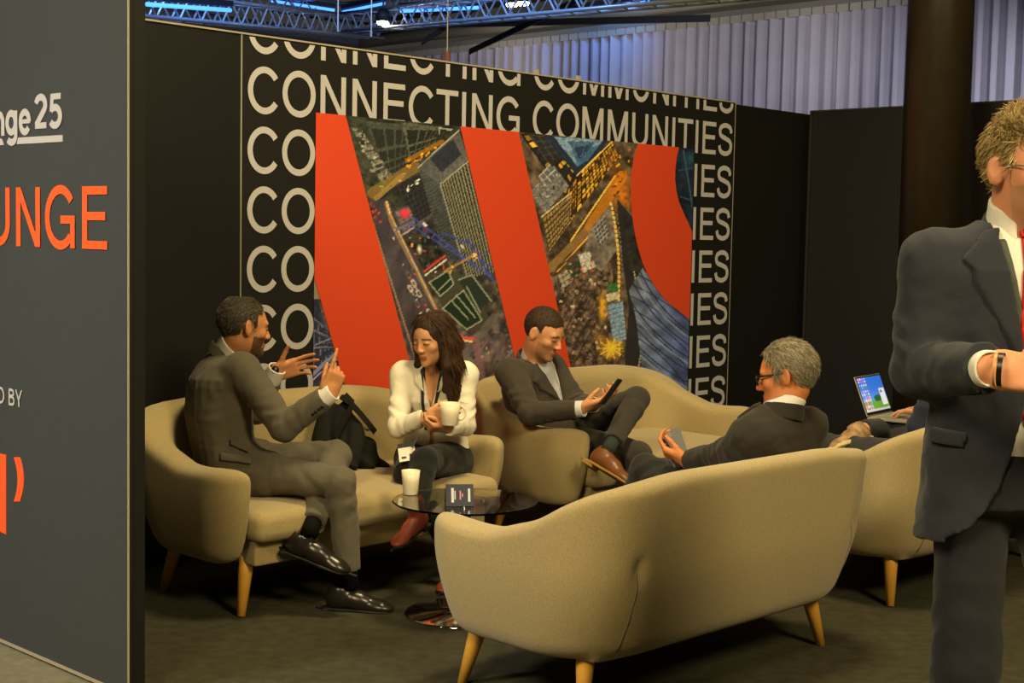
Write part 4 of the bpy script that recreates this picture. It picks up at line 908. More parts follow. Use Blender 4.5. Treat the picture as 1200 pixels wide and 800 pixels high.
def make_shoe(kind, m_up, m_sole, L=.285):
    """shoe in its own frame: ankle axis at origin, toe along +y, sole at z=-.085"""
    r = None
    F = Field((-.07, -.12, -.11), (.07, .23, .09), .004); zs = -.085
    F.ell((0, -.035, zs+.045), (.035, .045, .048)); F.cone((0, -.02, zs+.06), (0, .06, zs+.045), .036, .034, .03); F.cone((0, .05, zs+.036), (.004, .145, zs+.022), .036, .030, .03); F.ell((.004, .15, zs+.02), (.041, .055, .024), k=.02)
    if kind == 'boot': F.cone((0, -.012, zs+.05), (0, -.018, .055), .040, .041, .03)
    elif kind == 'sneaker': F.cone((0, -.015, zs+.05), (0, -.015, -.002), .042, .042, .02)
    else: F.cone((0, -.015, zs+.05), (0, -.018, zs+.082), .039, .040, .02)
    F.half((0, 0, zs+.012), (0, 0, -1), .002)
    if kind not in ('boot',): F.cone((0, -.015, zs+.06), (0, -.018, .06), .033, .035, .003, 's')
    up = F.obj('shoe', m_up, None, 1)
    G = Field((-.08, -.12, -.11), (.08, .24, -.05), .004)
    t = .022 if kind == 'sneaker' else .013
    def sole(X, Y, Z):
        hw = np.interp(Y[0, :, 0], [-.09, -.07, -.03, .03, .09, .14, .18, .205], [.004, .028, .036, .033, .043, .045, .034, .006])[None, :, None].astype(f32)
        return smax(np.abs(X-.003)-hw, np.maximum(Z-(zs+t), zs-Z), .003)
    G.put(sole, G.lo, G.lo+G.n*G.vox)
    if kind in ('dress', 'boot'):
        G.put(lambda X, Y, Z: smax(smax(np.abs(X)-.034, np.maximum(Y+.022, -.088-Y), .004), np.maximum(Z-(zs+.008), (zs-.016)-Z), .003), G.lo, G.lo+G.n*G.vox)
    so = G.obj('sole', m_sole, up, 1)
    if kind in ('dress', 'sneaker'):
        for j in range(4):
            y = .035+.017*j; z = zs+.083-.0085*j-(.0 if j == 0 else 0)
            MB().tube([(-.02, y, z-.008), (-.008, y+.004, z), (.008, y, z), (.02, y+.004, z-.008)], .0028, 6).build('lace', m_sole if kind == 'sneaker' else m_up, up, True)
    return up
def put_shoe(proto, root, ankle, toe, up=(0, 0, 1), s=1.0, first=[None]):
    y = nrm(toe); x = nrm(np.cross(y, up)); z = np.cross(x, y)
    o = copy_tree(proto, root); M = Matrix(((x[0], y[0], z[0], 0), (x[1], y[1], z[1], 0), (x[2], y[2], z[2], 0), (0, 0, 0, 1)))
    o.matrix_local = Matrix.Translation(Vector(np.asarray(ankle)-np.array(root.location))) @ M @ Matrix.Scale(s, 4); return o
def drop(o):
    for c in list(o.children): drop(c)
    bpy.data.objects.remove(o)
def hair_field(c, R, s, vox=.004, thick=.012, lo=.13):
    F = Field(c-.17*s, c+.17*s, vox); L = lambda p: c+R.T@(np.asarray(p, float)*s)
    F.ell(L((0, -.014, .036)), np.array([.074+thick, .095+thick, .089+thick])*s, R, 0); return F, L
def part(name, mb, m, root, smooth=True, bevel=0):
    o = mb.build(name, m, None, smooth, bevel); return child_local(o, root)
def strap(pts, w, t, name, m, root, up=None):     # flat ribbon through points
    pts = [np.asarray(p, float) for p in pts]; mb = MB(); V = []; n = len(pts)
    for i, p in enumerate(pts):
        d = nrm(pts[min(i+1, n-1)]-pts[max(i-1, 0)]); sd = nrm(np.cross(d, up if up is not None else (0, -1, 0))); nn = np.cross(sd, d)
        V += [p+sd*w/2+nn*t, p-sd*w/2+nn*t, p-sd*w/2-nn*t, p+sd*w/2-nn*t]
    Fc = [(i*4+k, i*4+(k+1) % 4, i*4+4+(k+1) % 4, i*4+4+k) for i in range(n-1) for k in range(4)]+[(3, 2, 1, 0), (n*4-4, n*4-3, n*4-2, n*4-1)]
    mb.add(V, Fc); return part(name, mb, m, root, False)
class Fig:
    """a clothed figure: joints in world space, parts parented to an Empty at its base"""
    def __init__(s, label, base, joints, fwd_t, head, st=TORSO_M, hs=1.0, bend=-.03):
        s.root = empty('person', (base[0], base[1], base[2])); tag(s.root, label, 'person'); s.org = np.array(base, float)
        s.__dict__.update(joints); s.st = st; s.hs = hs; s.bend = bend
        s.T = nrm(s.N-s.P); s.ft = nrm(np.asarray(fwd_t)-s.T*(np.asarray(fwd_t)@s.T)); s.rt = np.cross(s.ft, s.T); s.sh = nrm(s.RS-s.LS); s.hp = nrm(s.RH-s.LH)
        s.hc, hf, hu = head; s.HR = frame(hf, hu)
        s.nk = s.N-s.T*.01+s.ft*.012; s.nd = nrm(s.hc+s.HR.T@np.array([0, -.022, -.05])*s.hs-s.nk); s.all = [s.P, s.N, s.hc, s.RS, s.LS, s.RE, s.LE, s.RW, s.LW, s.RH, s.LH, s.RK, s.LK, s.RA, s.LA]
    def torso(s, F, g, t0=None, k=.03, gb=None):
        F.loft(s.P, s.N, s.bend, grow(s.st, g, t0, gb), s.hp, s.sh, k)
        for S_ in (s.RS, s.LS): F.cone(s.N-s.T*.075, S_, .052+g, .056+g, .045)
        return F
    def body(s, skin, lip, hands, neckr=(.055, .062), fem=False, vox=.0045, **hk):
        lo, hi = bounds(s.all+[s.hc+.14, s.hc-.14, s.RW+.19, s.RW-.19, s.LW+.19, s.LW-.19], .13); F = Field(lo, hi, vox)
        s.torso(F, -.022)
        for S_, E_, W_ in ((s.RS, s.RE, s.RW), (s.LS, s.LE, s.LW)):
            F.cone(S_, E_, .042 if fem else .05, .034 if fem else .042, .03); F.cone(E_, W_, .034 if fem else .042, .024 if fem else .028, .02)
        for H_, K_, A_ in ((s.RH, s.RK, s.RA), (s.LH, s.LK, s.LA)):
            F.cone(H_, K_, .072, .05, .04); F.cone(K_, A_, .05, .034, .02)
        add_head(F, s.hc, s.HR, s.hs, s.nk, neckr, fem)
        s.tips = {'R': [], 'L': []}
        for side, w_ in (('R', s.RW), ('L', s.LW)):
            h = dict(hands[side]); fd = h.pop('fd'); pn = h.pop('pn'); add_hand(F, w_, fd, pn, side, tips=s.tips[side], **h)
        nails = hk.pop('nails', None)
        def colf(V):
            C = head_color(V, s.hc, s.HR, s.hs, skin, lip, **hk)
            if nails is not None:
                for sd in 'RL':
                    for p, a, nn in s.tips[sd]:
                        dv = V-(p+nn*.004); C[(np.linalg.norm(dv, axis=1) < .0095)] = nails
            return C
        s.bodyF = F; o = F.obj('body', M_skin, s.root, 1, colf, s.org); return o
    def jacket(s, m, g=.014, t0=-.2, cuff=.0, vlow=.36, vtop=.075, vox=.006, open_=True, skirt=None, seed=1, wrk=.0045, slv=(.071, .061, .057, .047), lap=True, lapw=.075, neckhole=.066, hem=None, drop_=0.0, lapside=('R', 'L'), colz=.018):
        lo, hi = bounds([s.P, s.N, s.RS, s.LS, s.RE, s.LE, s.RW, s.LW], .22)
        if hem is not None: lo[2] = min(lo[2], hem-.05)
        F = Field(lo, hi, vox)
        F.loft(s.P, s.N, s.bend, grow(s.st, g, t0), s.hp, s.sh, .03)
        for S_ in (s.RS, s.LS): F.cone(s.N-s.T*.072, S_, .052+g*.6, .058+g*.6, .045)
        if skirt:
            for H_, K_, f_ in ((s.RH, s.RK, skirt[0]), (s.LH, s.LK, skirt[1])):
                if f_: F.cone(s.P+(H_-s.P)*.9, H_+(K_-H_)*f_, .125, .098, .05)
        T_ = Field.__new__(Field); T_.__dict__.update(F.__dict__); T_.f = F.f.copy(); s.torsoF = T_
        sleeve(F, s.RS, s.RE, s.RW-nrm(s.RW-s.RE)*cuff, slv); sleeve(F, s.LS, s.LE, s.LW-nrm(s.LW-s.LE)*cuff, slv)
        F.wrinkle(wrk, 38, seed)
        top = s.N+s.T*.02
        F.cone(s.nk-s.nd*.02, s.nk+s.nd*.13, neckhole-.006, neckhole+.012, .01, 's')
        Ln = np.linalg.norm(s.N-s.P); vl = Ln*(1-vlow)
        s.vo = s.N; vx = s.rt; vy = s.T
        if open_:
            G_lo, G_hi = bounds([s.N-s.T*Ln*1.3+s.ft*.1, s.N+s.T*.08+s.ft*.05, s.RS, s.LS], .16); S = F.sl(G_lo, G_hi)
            X = F.ax[0][S[0]][:, None, None]-f32(s.N[0]); Y = F.ax[1][S[1]][None, :, None]-f32(s.N[1]); Z = F.ax[2][S[2]][None, None, :]-f32(s.N[2])
            a = X*f32(vx[0])+Y*f32(vx[1])+Z*f32(vx[2]); b = X*f32(vy[0])+Y*f32(vy[1])+Z*f32(vy[2]); c = X*f32(s.ft[0])+Y*f32(s.ft[1])+Z*f32(s.ft[2])
            rs_ = [(vtop, .06), (vtop*.8, -.04), (.004, -vl)]+([(.035, -Ln*.90), (drop_*.42, -Ln*1.06), (drop_*.62, -Ln*1.16), (drop_*.82, -Ln*1.23), (drop_*1.1, -Ln*1.28), (drop_*1.1, -Ln*1.5)] if hem is not None else [(drop_+.02, -Ln*1.45)]); poly = rs_+[(-x_, y_) for x_, y_ in rs_[::-1]]
            d = np.maximum(polyd(a, b, poly), .012-c); F.f[S] = smax(F.f[S], -d, .004)
        s.jackF = F
        o = F.obj('jacket', m, s.root, 1, org=s.org)
        if lap:
            for q in [1 if z_ == 'R' else -1 for z_ in lapside]:
                poly = [(q*vtop*.72, -.01), (q*(vtop*.8+.0), -.04), (q*.004, -vl), (q*.03, -vl*.82), (q*(vtop*.55+lapw), -.135), (q*(vtop*.8+lapw*.72), -.115), (q*(vtop*.85+lapw*.95), -.085), (q*(vtop*.8+lapw*.35), -.02)]
                w_ = patch(T_, poly, s.N, vx, vy, s.ft, .009, .004, (.0, .35)); w_.obj('lapel', m, s.root, 1, org=s.org) if w_ is not None else None
        C = Field(s.N-.17, s.N+.17, .005); ring(C, s.nk-s.nd*.004, nrm(s.T+s.nd), s.ft, neckhole+.004, -.35, .006, -.035, colz, tilt=.55, gap=.75, ell=.95); C.obj('collar', m, s.root, 1, org=s.org)
        return o
    def shirt(s, m, g=.006, vox=.006, cuffs=('R', 'L'), cuffl=.022, collar=True, cr=.058, cz=(-.03, .042)):
        lo, hi = bounds([s.P, s.N, s.RS, s.LS], .24); F = Field(lo, hi, vox); F.loft(s.P, s.N, s.bend, grow(s.st, g-.004), s.hp, s.sh, .03)
        for S_ in (s.RS, s.LS): F.cone(s.N-s.T*.075, S_, .046, .046, .04)
        F.cone(s.nk-s.nd*.01, s.nk+s.nd*.12, .058, .062, .006, 's')
        Fs = F; F.obj('shirt', m, s.root, 1, org=s.org); s.shirtF = F
        if collar:
            C = Field(s.N-.16, s.N+.16, .0045); ring(C, s.nk+s.nd*.008, s.nd, s.ft, cr, -.12, .0045, cz[0], cz[1], tilt=.40, gap=.32); C.obj('shirt_collar', m, s.root, 1, org=s.org)
        for q in cuffs:
            E_, W_ = (s.RE, s.RW) if q == 'R' else (s.LE, s.LW); d = nrm(W_-E_); C = Field(W_-.1, W_+.1, .004)
            C.cone(W_-d*.03, W_+d*(cuffl-.004), .0415, .0395, 0); C.half(W_+d*cuffl, d, .002); C.cone(W_-d*.1, W_+d*.1, .033, .033, .002, 's'); C.obj('cuff', m, s.root, 1, org=s.org)
    def trousers(s, m, vox=.006, seed=2, wrk=.0045, waist=None, **k):
        lo, hi = bounds([s.P, s.RH, s.LH, s.RK, s.LK, s.RA, s.LA], .2); F = Field(lo, hi, vox); pants(F, s.P-s.T*.02, s.RH, s.LH, s.RK, s.LK, s.RA, s.LA, **k)
        if waist is not None: F.loft(s.P, s.N, s.bend, [(-.16, .17, .122, 0), (waist, .172, .120, 0)], s.hp, s.sh, .03)
        F.wrinkle(wrk, 34, seed); s.trF = F
        return F.obj('trousers', m, s.root, 1, org=s.org)
    def sock(s, A, K, m, ext=.07, r=.036):
        d = nrm(A-K); part('sock', MB().tube([A-d*.08, A-d*.02, A+d*ext*.5, A+d*ext], [r*1.05, r, r*.98, r], 14), m, s.root)
    def hair(s, m, fn, thick=.012, seed=5, amp=.0015, fr=120, vox=.004):
        F, L = hair_field(s.hc, s.HR, s.hs, vox, thick); fn(F, L); F.wrinkle(amp, fr, seed); o = F.obj('hair', m, s.root, 1, org=s.org); s.hairo = o; return o
    def strands(s, cols, n=2600, L=.022, comb=(0, -.6, -.8), lift=.35, r=.0011, seed=3, grav=0.0, top=None, spread=.25, ymax=.2, ztop=.085):
        """single hairs lying on the hair volume"""
        me = s.hairo.data; nv = len(me.vertices); V = np.empty(nv*3, f32); me.vertices.foreach_get('co', V); V = V.reshape(-1, 3)+s.org; Nn = np.empty(nv*3, f32); me.vertex_normals.foreach_get('vector', Nn); Nn = Nn.reshape(-1, 3)
        g = np.random.default_rng(seed); ql = (V-s.hc)@s.HR.T/s.hs; out = (((V-s.hc)*Nn).sum(1) > .02) & ((ql[:, 1] < ymax) | (ql[:, 2] > ztop)); idx = np.flatnonzero(out); idx = g.choice(idx, min(n, len(idx)), replace=False); p = V[idx].astype(float); nn = Nn[idx].astype(float)
        c = s.HR.T@np.asarray(comb, float); cc = np.tile(c, (len(p), 1))
        lf = np.full(len(p), lift)
        if top is not None:
            q = (p-s.hc)@s.HR.T/s.hs; t = np.clip((q[:, 2]-.05)/.04, 0, 1)*np.clip((q[:, 1]+.06)/.06, 0, 1); cc = cc*(1-t[:, None])+(s.HR.T@np.asarray(top[0], float))*t[:, None]; lf = lift*(1-t)+top[1]*t
        cc = cc+g.normal(size=cc.shape)*spread; cc -= nn*(cc*nn).sum(1)[:, None]; cc /= np.linalg.norm(cc, axis=1)[:, None]+1e-9
        d = cc+nn*lf[:, None]; d /= np.linalg.norm(d, axis=1)[:, None]; ln = L*g.uniform(.6, 1.25, len(p))[:, None]
        p0 = p-nn*.002; p1 = p0+d*ln*.5; d2 = d+cc*.4-nn*.15+np.array([0, 0, -grav]); d2 /= np.linalg.norm(d2, axis=1)[:, None]; p2 = p1+d2*ln*.5
        sd = np.cross(d, nn); sd /= np.linalg.norm(sd, axis=1)[:, None]+1e-9; up = np.cross(sd, d)
        P_ = []
        for pt, rr in ((p0, r), (p1, r*.9), (p2, r*.25)):
            for k in range(3): a = k*2.094; P_.append(pt+rr*(math.cos(a)*sd+math.sin(a)*up))
        VV = np.stack(P_, 1).reshape(-1, 3); b = np.arange(len(p))[:, None]*9
        Q = np.concatenate([b+np.array([[i*3+k, i*3+(k+1) % 3, i*3+3+(k+1) % 3, i*3+3+k]]) for i in range(2) for k in range(3)])
        m2 = mesh_np('hair_strands', VV-s.org, Q); cl = np.asarray(cols, float); t = g.random(len(p))**1.3; C = cl[0]*(1-t[:, None])+cl[1]*t[:, None]; colattr(m2, np.repeat(C, 9, 0))
        o = link('hair_strands', m2, M_strand, s.root, True); o['kind'] = 'stuff'; return o
    def hl(s, p): return s.hc+s.HR.T@(np.asarray(p, float)*s.hs)
    def cuthair(s, F, front=((0, .066, .075), (0, 1, -.35)), side=((0, .028, 0), (0, 1, .0)), nape=-.075, low=None):
        """trim to a hairline: forehead plane, temples in front of the ears, nape"""
        Hn = lambda n: s.HR.T@np.asarray(n, float)
        p0, n0 = front; X = F.ax[0][:, None, None]-f32(s.hc[0]); Y = F.ax[1][None, :, None]-f32(s.hc[1]); Z = F.ax[2][None, None, :]-f32(s.hc[2]); R = s.HR/s.hs
        x, y, z = [X*f32(R[i][0])+Y*f32(R[i][1])+Z*f32(R[i][2]) for i in range(3)]
        n0 = nrm(n0); dfront = (y-p0[1])*n0[1]+(z-p0[2])*n0[2]                     # >0 is in front of the hairline
        dside = np.minimum(y-side[0][1]-side[1][2]*z, (.058-z))                    # in front of ears and below the temple
        ear = np.sqrt(((y+.008)/.024)**2+((z+.004)/.036)**2)-1                     # round the ear
        low_ = np.minimum(nape-z, .2)
        low2 = np.minimum(-.012-z-.0*y, y+.035)                                    # below the ear level, in front of the nape
        cut = np.maximum(np.maximum(dfront, dside), np.maximum(low_, np.maximum(low2, -ear*.024)))
        F.f = smax(F.f, cut.astype(f32)*s.hs, .008)
HM = lambda n, c: mat(n, c, .6, var=.35, vscale=130, bump=.6, bscale=260, spec=.3)
SK = lin(206, 150, 108)
# ------------------------------------------------------------------ man in the grey suit, talking with both hands
f_ = nrm((.90, .43, 0)); r_ = np.array([f_[1], -f_[0], 0])
P = J(272, 548, 6.05); N = J(266, 414, 6.06)
m1 = Fig('man in a grey suit gesturing with both hands on the left sofa', (P[0], P[1], .44), dict(P=P, N=N, RS=N+r_*.165-ZU*.055+f_*.02, LS=N-r_*.165-ZU*.045+f_*.03,
    RE=J(333, 500, 5.84), LE=J(300, 480, 6.24), RW=J(384, 463, 5.80), LW=J(322, 437, 6.16), RH=P+r_*.09, LH=P-r_*.09, RK=J(399, 565, 5.74), LK=J(394, 534, 6.06), RA=J(409, 668, 5.76), LA=J(367, 611, 5.72)),
    f_+np.array([0, 0, .15]), (J(286, 384, 6.04), (.84, .52, -.12), (.0, .08, 1)), bend=-.05)
M_suit1 = suit('grey_suit', lin(92, 86, 72))
m1.body(lin(196, 134, 88), lin(150, 84, 62), {'R': dict(fd=(.30, .05, .75), pn=(-.35, .85, .2), curl=(.12, 1.15, 1.25, 1.3), thumb=(.9, .25, .45), tcurl=.3, spread=.03), 'L': dict(fd=(.9, .25, .28), pn=(.35, -.85, -.15), curl=(.22, .28, .35, .42), thumb=(.55, .85, .1), spread=.12, tcurl=.1)}, beard=lin(46, 38, 28))
m1.jacket(M_suit1, t0=-.26, skirt=(.30, .30), cuff=.012, seed=4, wrk=.004, neckhole=.074)
m1.shirt(M_white_cloth, cuffl=.03, cz=(-.02, .056), cr=.070); m1.trousers(suit('grey_suit_trousers', lin(98, 92, 78)), seed=6)
def h1(F, L):
    m1.cuthair(F, front=((0, .058, .075), (0, 1, -.3)), side=((0, .030, 0), (0, 1, 0)), nape=-.085); F.ell(L((0, -.03, .142)), (.040, .050, .022), m1.HR, .012, 's')
m1.hair(HM('greying_dark_hair', lin(62, 54, 42)), h1, thick=.009, seed=9)
m1.strands((lin(40, 34, 26), lin(120, 108, 88)), L=.020)
sh_d = make_shoe('dress', mat('black_leather', lin(34, 31, 26), .28, spec=.6), mat('black_rubber', lin(16, 15, 13), .6))
put_shoe(sh_d, m1.root, J(404, 690, 5.77), (.97, -.10, -.02)); put_shoe(sh_d, m1.root, J(360, 630, 5.68), (.90, -.12, -.29), up=(.30, -.15, .9))
m1.sock(m1.RA, m1.RK, M_blackcloth); m1.sock(m1.LA, m1.LK, M_blackcloth)
wd = nrm(m1.LW-m1.LE); part('watch', MB().tube([m1.LW-wd*.004, m1.LW+wd*.018], .0335, 18), M_plastic_black, m1.root)
part('watch_face', MB().tube([m1.LW+wd*.007+np.array([.1, -.9, .3])*.030, m1.LW+wd*.007+np.array([.1, -.9, .3])*.041], .017, 16), M_plastic_black, m1.root)
ed = nrm(m1.RW-m1.RE)
for k_ in range(4):
    p_ = on_surface(m1.jackF, m1.RW-ed*(.03+.016*k_)+np.array([.1, -.8, -.55])*.09, -np.array([.1, -.8, -.55])); part('sleeve_button', MB().tube([p_, p_+nrm((.1, -.8, -.55))*.004], .0062, 10), M_plastic_black, m1.root)
for px0, py0, px1, py1, h_ in ((271, 513, 293, 522, 8), (260, 529, 298, 533, 9)):
    a = J(px0, py0, 5.9); b = J(px1, py1, 5.9); c = J(px1, py1+h_, 5.9); d = J(px0, py0+h_, 5.9); o_ = a; ux = nrm(b-a); un = np.array([.2, -1, .05]); un = nrm(un-ux*(un@ux)); uy = nrm(np.cross(un, ux)); uy = uy if uy[2] > 0 else -uy
    g_ = patch(m1.torsoF, [((q-o_)@ux, (q-o_)@uy) for q in (a, b, c, d)], o_, ux, uy, un, .011, .002, (-.09, .2))
    if g_ is not None: g_.obj('pocket_flap', M_suit1, m1.root, 1, org=m1.org)
# ------------------------------------------------------------------ woman in white with a mug
f_ = nrm((-.10, -1, 0)); r_ = np.array([f_[1], -f_[0], 0])
P = J(508, 535, 6.66); N = J(509, 424, 6.54)
w1 = Fig('woman in a white shirt holding a mug on the left sofa', (P[0], P[1], .44), dict(P=P, N=N, RS=N+r_*.14-ZU*.06, LS=N-r_*.14-ZU*.055, RE=J(466, 500, 6.42), LE=J(545, 498, 6.46),
    RW=J(499, 489, 6.33), LW=J(526, 501, 6.33), RH=P+r_*.085-ZU*.01, LH=P-r_*.09-ZU*.01, RK=J(478, 556, 6.26), LK=J(497, 541, 6.20), RA=J(532, 650, 6.20), LA=J(489, 600, 6.02)),
    f_+np.array([0, 0, .2]), (J(506, 398, 6.46), (-.54, -.80, -.20), (-.05, 0, 1)), st=TORSO_F, hs=.93, bend=-.035)
w1.body(lin(204, 148, 104), lin(158, 76, 62), {'R': dict(fd=(.92, -.22, .20), pn=(.28, .9, .05), curl=(.42, .46, .5, .55), thumb=(.7, .5, .5), s=.9), 'L': dict(fd=(-.86, -.42, .05), pn=(.0, .5, .8), curl=(.75, .8, .85, .9), thumb=(.8, .2, .4), s=.9)}, neckr=(.046, .052), fem=True, brow=lin(40, 28, 20), nails=lin(30, 14, 16))
M_wshirt = mat('white_blouse', lin(232, 224, 204), .85, bump=.12, bscale=200, spec=.15)
w1.jacket(M_wshirt, g=.004, t0=-.10, vlow=.62, vtop=.05, slv=(.052, .046, .045, .038), seed=12, wrk=.004, lap=False, neckhole=.056, cuff=-.004)
for q in (-1, 1):
    g_ = patch(w1.torsoF, [(q*.036, .0), (q*.050, -.02), (q*.022, -.125), (q*.075, -.075), (q*.085, -.02), (q*.060, .02)], w1.N, w1.rt, w1.T, w1.ft, .009, .003, (-.02, .3))
    if g_ is not None: g_.obj('shirt_collar', M_wshirt, w1.root, 1, org=w1.org)
M_bpants = suit('black_trousers', lin(30, 31, 27))
w1.trousers(M_bpants, r=(.090, .064, .058, .042), hipr=(.17, .12, .10), seed=13, wrk=.002)
M_wh = HM('long_brown_hair', lin(52, 34, 22))
def long_hair():
    s = w1.hs; F = Field(w1.hc-np.array([.2, .2, .36]), w1.hc+np.array([.2, .2, .17]), .004); L = w1.hl
    F.ell(L((0, -.016, .034)), np.array([.088, .106, .100])*s, w1.HR, 0)
    F.ell(L((0, -.045, -.04)), np.array([.090, .072, .11])*s, w1.HR, .04)
    for q, y0, y1, z1, x1, rr in ((1, .000, .030, -.25, .070, .024), (1, -.03, .0, -.26, .080, .030), (-1, .000, .040, -.24, .062, .022), (-1, -.03, .02, -.29, .075, .034), (1, -.05, -.03, -.24, .07, .04), (-1, -.05, -.02, -.27, .09, .042)):
        p0 = L((q*.072, y0, -.01)); p1 = L((q*.084, (y0+y1)/2, -.12)); p2 = L((q*x1, y1, z1))
        F.cone(p0, p1, rr*.95, rr, .03, flat=(w1.HR[0], 1.25)); F.cone(p1, p2, rr, rr*.5, .02, flat=(w1.HR[0], 1.25))
    # face opening
    F.ell(L((0, .112, -.022)), np.array([.068, .092, .104])*s, w1.HR, .010, 's'); F.ell(L((0, .085, -.13)), np.array([.060, .080, .10])*s, w1.HR, .012, 's')
    F.wrinkle(.0025, 110, 21)
    w1.hairo = F.obj('hair', M_wh, w1.root, 1, org=w1.org); w1.strands((lin(34, 22, 14), lin(96, 62, 38)), n=5000, L=.075, comb=(0, -.25, -1), lift=.05, r=.0013, grav=.5, spread=.10, ymax=.03, ztop=9)
long_hair()
sh_b = make_shoe('boot', mat('red_brown_leather', lin(132, 60, 40), .35, spec=.5), mat('dark_rubber', lin(26, 22, 18), .6))
put_shoe(sh_b, w1.root, J(487, 604, 6.00), (-.46, -.80, -.28), up=(.0, -.1, 1), s=.84); put_shoe(sh_b, w1.root, np.array([*J(532, 650, 6.20)[:2], .075]), (-.25, -.95, 0), s=.86)
M_lany = mat('dark_lanyard', lin(30, 30, 34), .7); M_card = mat('white_card', lin(226, 222, 210), .6); M_ink = mat('black_ink', lin(24, 24, 26), .6)
def lanyard(fig, F, pts_l, pts_r, m, w=.014, back=.4):
    for pts in (pts_l, pts_r):
        q = []
        for x_, y_ in pts:
            p = fig.N+fig.rt*x_+fig.T*y_+fig.ft*.30; h = on_surface(F, p, -fig.ft, 260); q.append(h+fig.ft*.006)
        strap(q, w, .0012, 'lanyard', m, fig.root, up=fig.ft)
    return q
def lerp_pts(a, b, n): return [(a[0]+(b[0]-a[0])*i/(n-1), a[1]+(b[1]-a[1])*i/(n-1)) for i in range(n)]
lanyard(w1, w1.torsoF, lerp_pts((.045, -.01), (.022, -.30), 9), lerp_pts((-.045, -.01), (-.012, -.26), 9), M_lany, .013)
def badge(root, c, ux, uy, un, w_, h_, top=True):
    c = np.asarray(c, float); o = part('badge', MB().prism([(-w_/2, -h_/2), (w_/2, -h_/2), (w_/2, h_/2), (-w_/2, h_/2)], c, ux, uy, un, 0, .002), M_card, root, False)
    part('badge_header', MB().prism([(-w_/2, h_*.5), (w_/2, h_*.5), (w_/2, h_*.82), (-w_/2, h_*.82)], c, ux, uy, un, 0, .003), M_ink, root, False)
    part('badge_print', MB().prism([(-w_*.34, -h_*.30), (-w_*.06, -h_*.30), (-w_*.06, -h_*.16), (-w_*.34, -h_*.16)], c, ux, uy, un, .002, .003), M_ink, root, False)
    part('badge_print', MB().prism([(w_*.14, -h_*.32), (w_*.36, -h_*.32), (w_*.36, -h_*.02), (w_*.14, -h_*.02)], c, ux, uy, un, .002, .0025), M_ink, root, False)
bc = J(477, 532, 6.20); bu = nrm(J(487, 531, 6.20)-J(468, 534, 6.20)); bn = nrm((-.15, -.9, .45)); bv = nrm(np.cross(bn, bu)); bv = bv if bv[2] > 0 else -bv
badge(w1.root, bc, bu, bv, bn, .072, .062); strap([J(490, 508, 6.24), J(487, 516, 6.22), J(483, 524, 6.19)], .009, .0012, 'lanyard', M_lany, w1.root)
part('ear_stud', MB().lathe([(0, -.006), (.005, -.003), (.005, .003), (0, .006)], w1.hl((-.086, .0, -.036)), 8), M_alu, w1.root)
# mug in her hands
M_china = mat('white_china', lin(236, 226, 200), .3, spec=.5)
def mug(c, r0, r1, h, label, handle=None, fl=.0, tilt=0):
    e = empty('mug' if handle is not None else 'cup', tuple(c)); tag(e, label, 'mug' if handle is not None else 'cup')
    MB().lathe([(0, 0), (r0*.92, 0), (r0, .004), (r0+(r1-r0)*.45, h*.5), (r1, h), (r1-.004, h), (r0+(r1-r0)*.4-.005, h*.5), (r0-.006, .012), (0, .01)], n=36).build('cup_body', M_china, e, True)
    if handle is not None:
        d = nrm(handle); MB().tube([d*((r0+r1)/2-.002+.030*math.sin(a_)**.8)+ZU*h*(.54+.30*math.cos(a_)) for a_ in np.linspace(.02, math.pi-.02, 15)], .0058, 10).build('handle', M_china, e, True)
    MB().lathe([(0, h*.72), (r1*.86, h*.72)], n=30).build('drink', mat('dark_coffee', lin(60, 36, 20), .15), e)
    return e
mc = J(527, 498, 6.27); mug(mc, .036, .046, .098, 'white mug held in the hands of the woman in white', (.9, .25, 0))
# ------------------------------------------------------------------ man with a phone on the far sofa
f_ = nrm((.78, -.62, 0)); r_ = np.array([f_[1], -f_[0], 0])
P = J(657, 508, 7.36); N = J(622, 420, 7.32)
m2 = Fig('man in a charcoal suit reading his phone on the far sofa', (P[0], P[1], .44), dict(P=P, N=N, RS=N+r_*.165-ZU*.06, LS=N-r_*.165-ZU*.06, RE=J(622, 484, 7.02), LE=J(676, 474, 7.34),
    RW=J(680, 479, 6.90), LW=J(694, 474, 7.02), RH=P+r_*.09, LH=P-r_*.09, RK=J(748, 532, 6.95), LK=J(746, 468, 7.10), RA=J(752, 625, 6.80), LA=J(718, 518, 6.84)),
    f_+np.array([0, 0, .25]), (J(637, 391, 7.24), (.80, -.50, -.38), (.25, -.1, 1)), hs=1.02, bend=-.05)
M_suit2 = suit('charcoal_suit', lin(66, 60, 54))
m2.body(lin(206, 146, 104), lin(168, 98, 82), {'R': dict(fd=(.88, .12, .30), pn=(.15, .45, .85), curl=(.35, .42, .5, .55), thumb=(.8, .35, .5)), 'L': dict(fd=(.60, -.62, .30), pn=(.1, -.3, .9), curl=(.40, .5, .6, .6), thumb=(.8, .3, .6))}, brow=lin(58, 40, 28), stub=lin(120, 92, 72))
m2.jacket(M_suit2, t0=-.18, skirt=(.22, .22), vlow=.30, vtop=.085, cuff=.012, seed=23, drop_=.05)
M_bshirt = mat('pale_blue_shirt', lin(206, 208, 212), .85, bump=.1, bscale=300)
m2.shirt(M_bshirt, cr=.060); m2.trousers(suit('charcoal_trousers', lin(60, 55, 50)), seed=26)
m2.hair(HM('short_brown_hair', lin(58, 42, 28)), lambda F, L: m2.cuthair(F, front=((0, .080, .072), (0, 1, -.25)), nape=-.06), thick=.007, seed=28, amp=.0012)
m2.strands((lin(44, 32, 20), lin(92, 70, 46)), L=.011, lift=.5)
